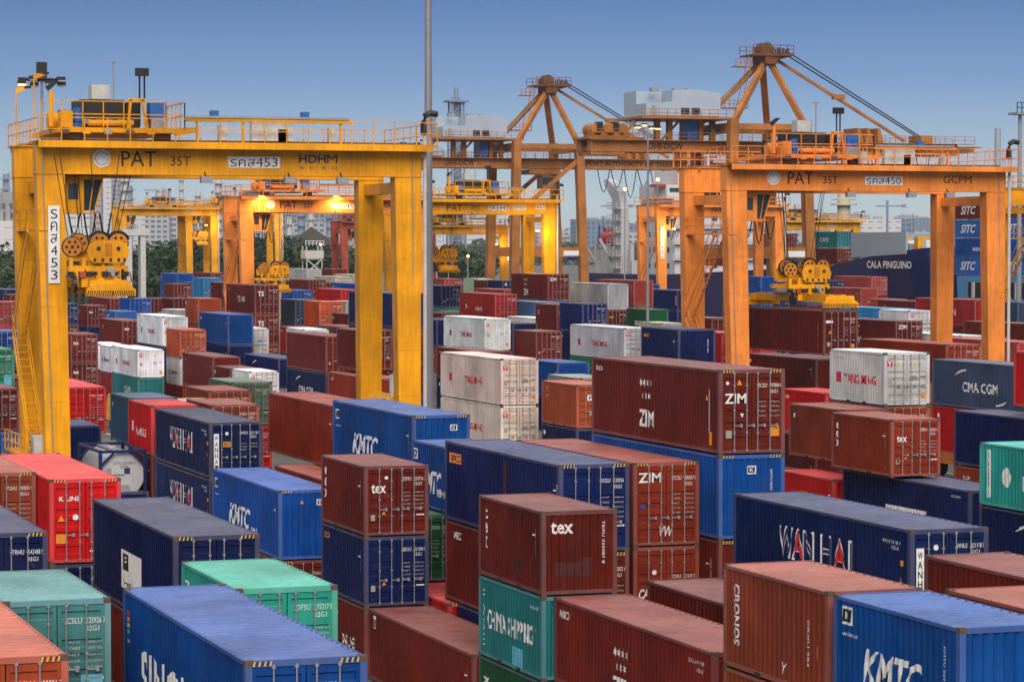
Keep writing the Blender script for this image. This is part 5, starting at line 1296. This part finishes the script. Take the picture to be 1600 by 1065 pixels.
FAC = [facade('facade_pale', (.42, .42, .44), (.07, .09, .12), 4, 3.2, .6), facade('facade_blue', (.16, .22, .32), (.05, .09, .16), 3, 3.2, .7), facade('facade_pink', (.48, .36, .34), (.10, .10, .13), 5, 3.4, .5),
       facade('facade_white', (.58, .58, .60), (.10, .12, .15), 6, 3.3, .45), facade('facade_grey', (.27, .28, .31), (.06, .07, .09), 3.6, 3.1, .65)]
FACF = [facade('facade_pale_far', (.42, .42, .44), (.05, .07, .10), 9, 7, .6), facade('facade_blue_far', (.16, .22, .32), (.04, .07, .14), 7, 7, .7), facade('facade_pink_far', (.46, .34, .33), (.08, .08, .11), 10, 7.4, .5),
       facade('facade_white_far', (.56, .56, .58), (.08, .10, .13), 12, 7.5, .45), facade('facade_grey_far', (.27, .28, .31), (.05, .06, .08), 8, 7, .65)]
ROOFM = plain('flat_roof', (.3, .3, .31), .8); RUSTR = plain('dark_tiled_roof', (.045, .03, .03), .7)
rb = random.Random(11)
FAC_NEAR = FAC
def building(x, d, w, h, fac, label, dome=False, step=0, cat='building', dep=None):
    kf = 2.1 if d > 1000 else 1; FAC = FACF if kf > 1 else FAC_NEAR; dep = dep or (w * kf * .6 if kf > 1 else None); d *= kf; w *= kf; h = CAMZ + (h - CAMZ) * kf
    x0, y0, _ = at(x, d); dep = dep or w * rb.uniform(.6, 1.1)
    t = empty('office_tower' if h > 60 else 'building', (x0, y0, 0), label, cat); t.rotation_euler = (0, 0, R(-YAW + rb.uniform(-22, 22)))
    def wl(b):
        if step:
            for k in range(step): f = 1 - k / (step + 1); b.box(-w / 2 * f + w * .05 * k, w / 2 * f + w * .05 * k, 0 + k * .5, dep - k * .5, h * (.45 + .55 * k / step) if k else 0, h * (.45 + .55 * (k + 1) / step), FAC[fac])
        else: b.box(-w / 2, w / 2, 0, dep, 0, h, FAC[fac])
        if dome: b.prism([(-w / 2, h), (w / 2, h), (w * .36, h + w * .2), (0, h + w * .3), (-w * .36, h + w * .2)], 0, dep, FAC[3])
    part('wall', t, wl)
    if not dome: part('roof_plant', t, lambda b: (b.box(-w * .3, w * .1, dep * .3, dep * .6, h, h + 2.6, ROOFM), b.box(w * .2, w * .32, dep * .4, dep * .5, h, h + 4, ROOFM), b.tube([(0, dep / 2, h), (0, dep / 2, h + 9)], .25, GREY, 5)))
    return t
def hy(y, d): return CAMZ - (y - 388) / 4300 * d
building(12, 900, 13, hy(312, 900), 4, 'grey block of flats at the far left edge behind the trees')
building(-2, 760, 8, hy(345, 760), 3, 'low white block at the far left edge')
building(125, 1100, 8, hy(312, 1100), 3, 'white domed building behind the front crane left leg', dome=True)
building(134, 1900, 9, hy(276, 1900), 1, 'blue glass tower between the crane leg and the hanging spreader')
building(148, 1700, 8, hy(262, 1700), 2, 'pinkish tower right beside the blue glass tower')
building(163, 1850, 10, hy(272, 1850), 3, 'pale tower right of the pinkish tower')
building(183, 2100, 8, hy(280, 2100), 4, 'grey tower above the hanging spreader')
building(245, 2300, 30, hy(298, 2300), 2, 'stepped pink building above the far yellow cranes', step=5)
building(222, 2000, 14, hy(322, 2000), 0, 'pale block left of the stepped pink building')
building(398, 1700, 20, hy(300, 1700), 1, 'blue grey tower behind the lamp lit orange crane')
building(420, 1500, 16, hy(322, 1500), 0, 'pale block right of the blue grey tower')
building(460, 1900, 24, hy(312, 1900), 4, 'hazy grey block above the pointed roof')
building(505, 1800, 22, hy(316, 1800), 1, 'hazy blue block right above the pointed roof')
far = []
for k in range(92):
    x = 205 + k * 15.6 + rb.uniform(-9, 9); d = rb.uniform(1500, 3000); y = rb.uniform(336, 374) if x > 560 else rb.uniform(322, 368)
    if k % 7 == 0: y -= 10
    far.append((x, d, rb.uniform(14, 46), max(8, hy(y, d)), rb.choice((0, 0, 1, 3, 4, 2))))
PLACES = [(300, 'above the two far yellow cranes'), (380, 'left of the lamp lit orange crane'), (470, 'under the beam of the lamp lit orange crane'), (560, 'beside the dark pointed roof'), (670, 'behind the right legs of the front crane'),
          (780, 'under the yellow crane by the pole'), (900, 'under the first quay crane'), (1000, 'left of the ship lifeboat and funnel'), (1100, 'behind the ship bridge'), (1230, 'behind the left legs of orange crane 450'),
          (1350, 'beside the pale yellow column'), (1470, 'above the ship with white lettering'), (1570, 'between the right legs of orange crane 450'), (9999, 'at the far right edge')]
groups = {}
for q in far: groups.setdefault((q[4], next(t_ for l_, t_ in PLACES if q[0] < l_)), []).append(q)
for (fc, pl_), qs in groups.items():
    qs.sort()
    for i, q in enumerate(qs):
        pos = '' if len(qs) == 1 else ('leftmost ', 'second leftmost ', 'third leftmost ', 'fourth leftmost ', 'fifth leftmost ', 'sixth leftmost ')[min(i, 5)]
        building(q[0], q[1], q[2], q[3], fc, f'{pos}{["pale", "blue", "pink", "white", "grey"][fc]} block on the horizon {pl_}')
# refinery towers and flare
def column(x, d, y, r, mat, label, lattice=False):
    kf = 2 if d > 1000 else 1; d *= kf; r *= kf
    x0, y0, _ = at(x, d); h = hy(y, d); t = empty('refinery_column', (x0, y0, 0), label, 'refinery column', 'refinery columns')
    part('vessel', t, lambda b: b.tube([(0, 0, 0), (0, 0, h * .97), (0, 0, h)], r, mat, 12, r * (.9 if not lattice else .6)))
    def pl(b):
        n = max(3, int(h / 9))
        for k in range(1, n + 1):
            z = h * k / (n + .5); b.disc((0, 0, z), (0, 0, 1), r * 1.9, .35, mat, 10); b.tube([(r * 1.8 * math.cos(a * .628), r * 1.8 * math.sin(a * .628), z + 1.2) for a in range(11)], .12, mat, 4)
    part('platform', t, pl)
    if lattice:
        def lt(b):
            for sx in (-1, 1):
                for sy in (-1, 1): b.bar((sx * r * 2.6, sy * r * 2.6, 0), (sx * r * 1.9, sy * r * 1.9, h * .93), .55, .55, mat)
            n = 16
            for k in range(n):
                z0 = h * .93 * k / n; z1 = h * .93 * (k + 1) / n; a = r * (2.6 - .7 * k / n)
                for sy in (-1, 1): b.bar((-a, sy * a, z0), (a, sy * a, z1), .28, .28, mat); b.bar((-a, sy * a, z1), (a, sy * a, z1), .3, .3, mat)
            for z in (.8, .93): b.box(-r * 3.4, r * 3.4, -r * 3.4, r * 3.4, h * z, h * z + .6, mat)
        part('lattice', t, lt)
REF = plain('refinery_steel', (.20, .25, .34), .5); PALE = plain('pale_silo', (.55, .52, .38), .6)
column(713, 900, 138, 1.0, REF, 'tall lattice flare tower left of the quay crane machinery house', True)
column(1318, 620, 290, 1.55, PALE, 'pale yellow column under the beam of orange crane 450')
for x, d, y, r in ((196, 1300, 262, 2.2), (203, 1300, 290, 1.6), (284, 1400, 275, 1.2), (342, 1300, 280, 1.8), (350, 1350, 300, 2.2), (11, 1200, 272, 1.6), (310, 1400, 300, 1.5), (452, 1200, 310, 1.3), (471, 1250, 330, 1.8), (486, 1250, 322, 1.4), (515, 1200, 318, 1.6)):
    nm = {196: 'stout column above the hanging yellow spreader', 203: 'slimmer column right of the stout one above the spreader', 284: 'slender column left of the lamp lit crane top', 342: 'column rising behind the lamp lit crane left end',
          350: 'stout low column behind the lamp lit crane left end', 11: 'column at the far left edge above the flats', 310: 'low column between the two far yellow cranes and the lit one', 452: 'slender column left of the dark pointed roof',
          471: 'stubby column just left of the pointed roof tip', 486: 'slender column directly above the pointed roof tip', 515: 'column right of the dark pointed roof'}[x]
    column(x, d, y, r, REF if x % 2 else LGREY, 'refinery ' + nm)
# pointed roof hall and its steel tower
x0, y0, _ = at(487, 690)
t = empty('pavilion', (x0, y0, 0), 'hall with a dark steep pointed roof behind the lamp lit crane', 'pavilion')
part('roof', t, lambda b: b.add([(-6.5, -6.5, 15.6), (6.5, -6.5, 15.6), (6.5, 6.5, 15.6), (-6.5, 6.5, 15.6), (0, 0, hy(354, 690))], [(0, 1, 4), (1, 2, 4), (2, 3, 4), (3, 0, 4), (0, 3, 2, 1)], RUSTR))
part('wall', t, lambda b: b.box(-5, 5, -5, 5, 0, 15.6, FAC[4]))
x0, y0, _ = at(488, 560)
t = empty('steel_tower', (x0, y0, 0), 'white steel frame tower below the dark pointed roof', 'steel tower')
def stt(b):
    for sx in (-1.6, 1.6):
        for sy in (-1.6, 1.6): b.bar((sx, sy, 0), (sx, sy, 16.2), .18, .18, LGREY)
    for k in range(5):
        for s in (-1, 1): b.bar((-1.6 * s, -1.6, k * 2.7), (1.6 * s, -1.6, k * 2.7 + 2.7), .14, .14, WHITE)
        b.bar((-1.6, -1.6, k * 2.7 + 2.7), (1.6, -1.6, k * 2.7 + 2.7), .16, .16, WHITE)
part('frame', t, stt)
part('head_box', t, lambda b: (b.box(-1.9, 1.9, -1.9, 1.9, 13.6, 15.3, LGREY), b.rail((-1.9, -1.9, 16.2), (1.9, -1.9, 16.2), 1, WHITE, .8, .05)))
for x, d, lab in ((1386, 1500, 'far tower crane on the horizon right of the pale column'), (958, 1400, 'far tower crane on the horizon left of the ship funnel')):
    x0, y0, _ = at(x, d); h = hy(322, d); t = empty('tower_crane', (x0, y0, 0), lab, 'tower crane', 'tower cranes on the horizon')
    part('mast', t, lambda b: b.tube([(0, 0, 0), (0, 0, h + 3)], .7, REF, 5)); part('jib', t, lambda b: (b.bar((-6, 2, h), (9, -3, h), .7, .8, REF), b.box(7.4, 9.6, -3.4, -2.2, h - .8, h + .8, REF)))
# grey concrete portal behind the hanging spreader
x0, y0, _ = at(214, 420)
t = empty('concrete_portal', (x0, y0, 0), 'weathered grey concrete post just right of the hanging spreader', 'concrete post')
part('post', t, lambda b: (b.box(-2.0, -.9, -1, 1, 0, hy(368, 420), LGREY), b.box(.4, 1.2, -1, 1, 0, hy(368, 420), LGREY)))
part('cap', t, lambda b: b.box(-2.4, 1.6, -1.2, 1.2, hy(368, 420), hy(366, 420) + .8, LGREY))

# ------------------------------------------------------------ tank containers and truck
TANKM = plain('tank_shell', (.55, .56, .58), .35, .2, .06)
def tank(u, v, z, label, c=BLUE):
    t = empty('tank_container', (u + 1.22, v + 3.03, z), label, 'tank container', 'tank containers in the yard')
    def fr(b):
        for sy in (-1, 1):
            for sx in (-1, 1): b.box(sx * 1.14 - .08, sx * 1.14 + .08, sy * 2.95 - .08, sy * 2.95 + .08, 0, 2.59, SHIPB)
            for z_ in (.08, 2.5): b.box(-1.06, 1.06, sy * 2.95 - .07, sy * 2.95 + .07, z_ - .07, z_ + .07, SHIPB)
            b.bar((-1.1, sy * 2.95, 1.8), (-.4, sy * 2.95, 2.5), .1, .1, SHIPB); b.bar((1.1, sy * 2.95, 1.8), (.4, sy * 2.95, 2.5), .1, .1, SHIPB)
        for sx in (-1, 1):
            for z_ in (.08, 2.5): b.box(sx * 1.14 - .06, sx * 1.14 + .06, -2.87, 2.87, z_ - .07, z_ + .07, SHIPB)
    part('frame', t, fr)
    part('tank', t, lambda b: (b.tube([(0, -2.8, 1.3), (0, -2.5, 1.3), (0, 2.5, 1.3), (0, 2.8, 1.3)], 1.12, TANKM, 28), b.box(-.3, .3, -2.6, 2.6, 2.38, 2.5, GREY)))
    part('hatch', t, lambda b: b.disc((0, 0, 2.52), (0, 0, 1), .28, .14, TANKM, 12))
    part('outlet_cabinet', t, lambda b: b.box(-.3, .3, -2.93, -2.8, .3, .8, GREY))
    face_text(t, [('SUTU 222180 3', .1, 1.9, .12, 1.1, 'k', ''), ('22T6', .1, 1.72, .12, .4, 'k', ''), ('888888', -.2, 1.3, .1, .6, 'k', ''), ('#rect', .25, 1.5, .3, .3, 'n', ''), ('#rect', -.7, 1.45, .4, .3, 'g', '')], (0, -2.812, 0))
tank(25.5, 137.6, 2.95, 'white tank container in a navy frame at the foot of the front crane leg')
for z_, c_ in ((2.6, 'N'),):
    container(25.5, 137.1, z_ - (1.75 if z_ else 1.79), 6.058, 2.591, c_, 'w', '', f'{CNAME[c_]} container directly under the white tank container', 'shipping containers stacked in the yard', 2)
x0, y0, _ = at(191, 238)
t = empty('terminal_truck', (x0, y0, 0), 'yellow terminal truck on the ground behind the bright red container', 'truck')
part('cab', t, lambda b: (b.prism([(-1.25, .9), (1.25, .9), (1.25, 2.2), (1.1, 3.1), (-1.1, 3.1), (-1.25, 2.2)], -1.2, 1.0, YEL2),))
part('windscreen', t, lambda b: b.hexa([(-1.1, -1.26, 1.9), (1.1, -1.26, 1.9), (1.1, -1.2, 1.9), (-1.1, -1.2, 1.9)], [(-1.0, -1.26, 2.9), (1.0, -1.26, 2.9), (1.0, -1.2, 2.9), (-1.0, -1.2, 2.9)], GLASSM))
part('bumper', t, lambda b: [b.box(-1.25, 1.25, -1.5, -1.2, .4, .9, YEL2)] and [b.add([(x, -1.504, .42), (x + .14, -1.504, .42), (x + .3, -1.504, .88), (x + .16, -1.504, .88)], [(0, 1, 2, 3)], BLK) for x in (-1.2, -.85, -.5, .1, .45, .8)] and None)
for x in (-1, 1):
    part('wheel', t, lambda b: b.disc((x, -.4, .5), (1, 0, 0), .5, .35, M_DARK, 16)); part('wheel', t, lambda b: b.disc((x, 4.4, .5), (1, 0, 0), .5, .5, M_DARK, 16))
    part('headlight', t, lambda b: b.box(x * .9 - .12, x * .9 + .12, -1.25, -1.2, 1.0, 1.2, LAMPOFF))
part('chassis', t, lambda b: b.box(-.5, .5, -1, 5.2, .55, .88, BLK))
# ------------------------------------------------------------ the air
hm = bpy.data.materials.new('river_haze'); hm.use_nodes = True; t_ = hm.node_tree; t_.nodes.clear()
ho = t_.nodes.new('ShaderNodeOutputMaterial'); pv = t_.nodes.new('ShaderNodeVolumePrincipled')
pv.inputs['Color'].default_value = (.80, .88, .98, 1); pv.inputs['Density'].default_value = .000065; pv.inputs['Anisotropy'].default_value = .1
t_.links.new(pv.outputs[0], ho.inputs['Volume'])
b = MB(); b.box(-400, 4500, -60, 7200, -1, 300, hm)
tag(b.build('haze'), kind='stuff')
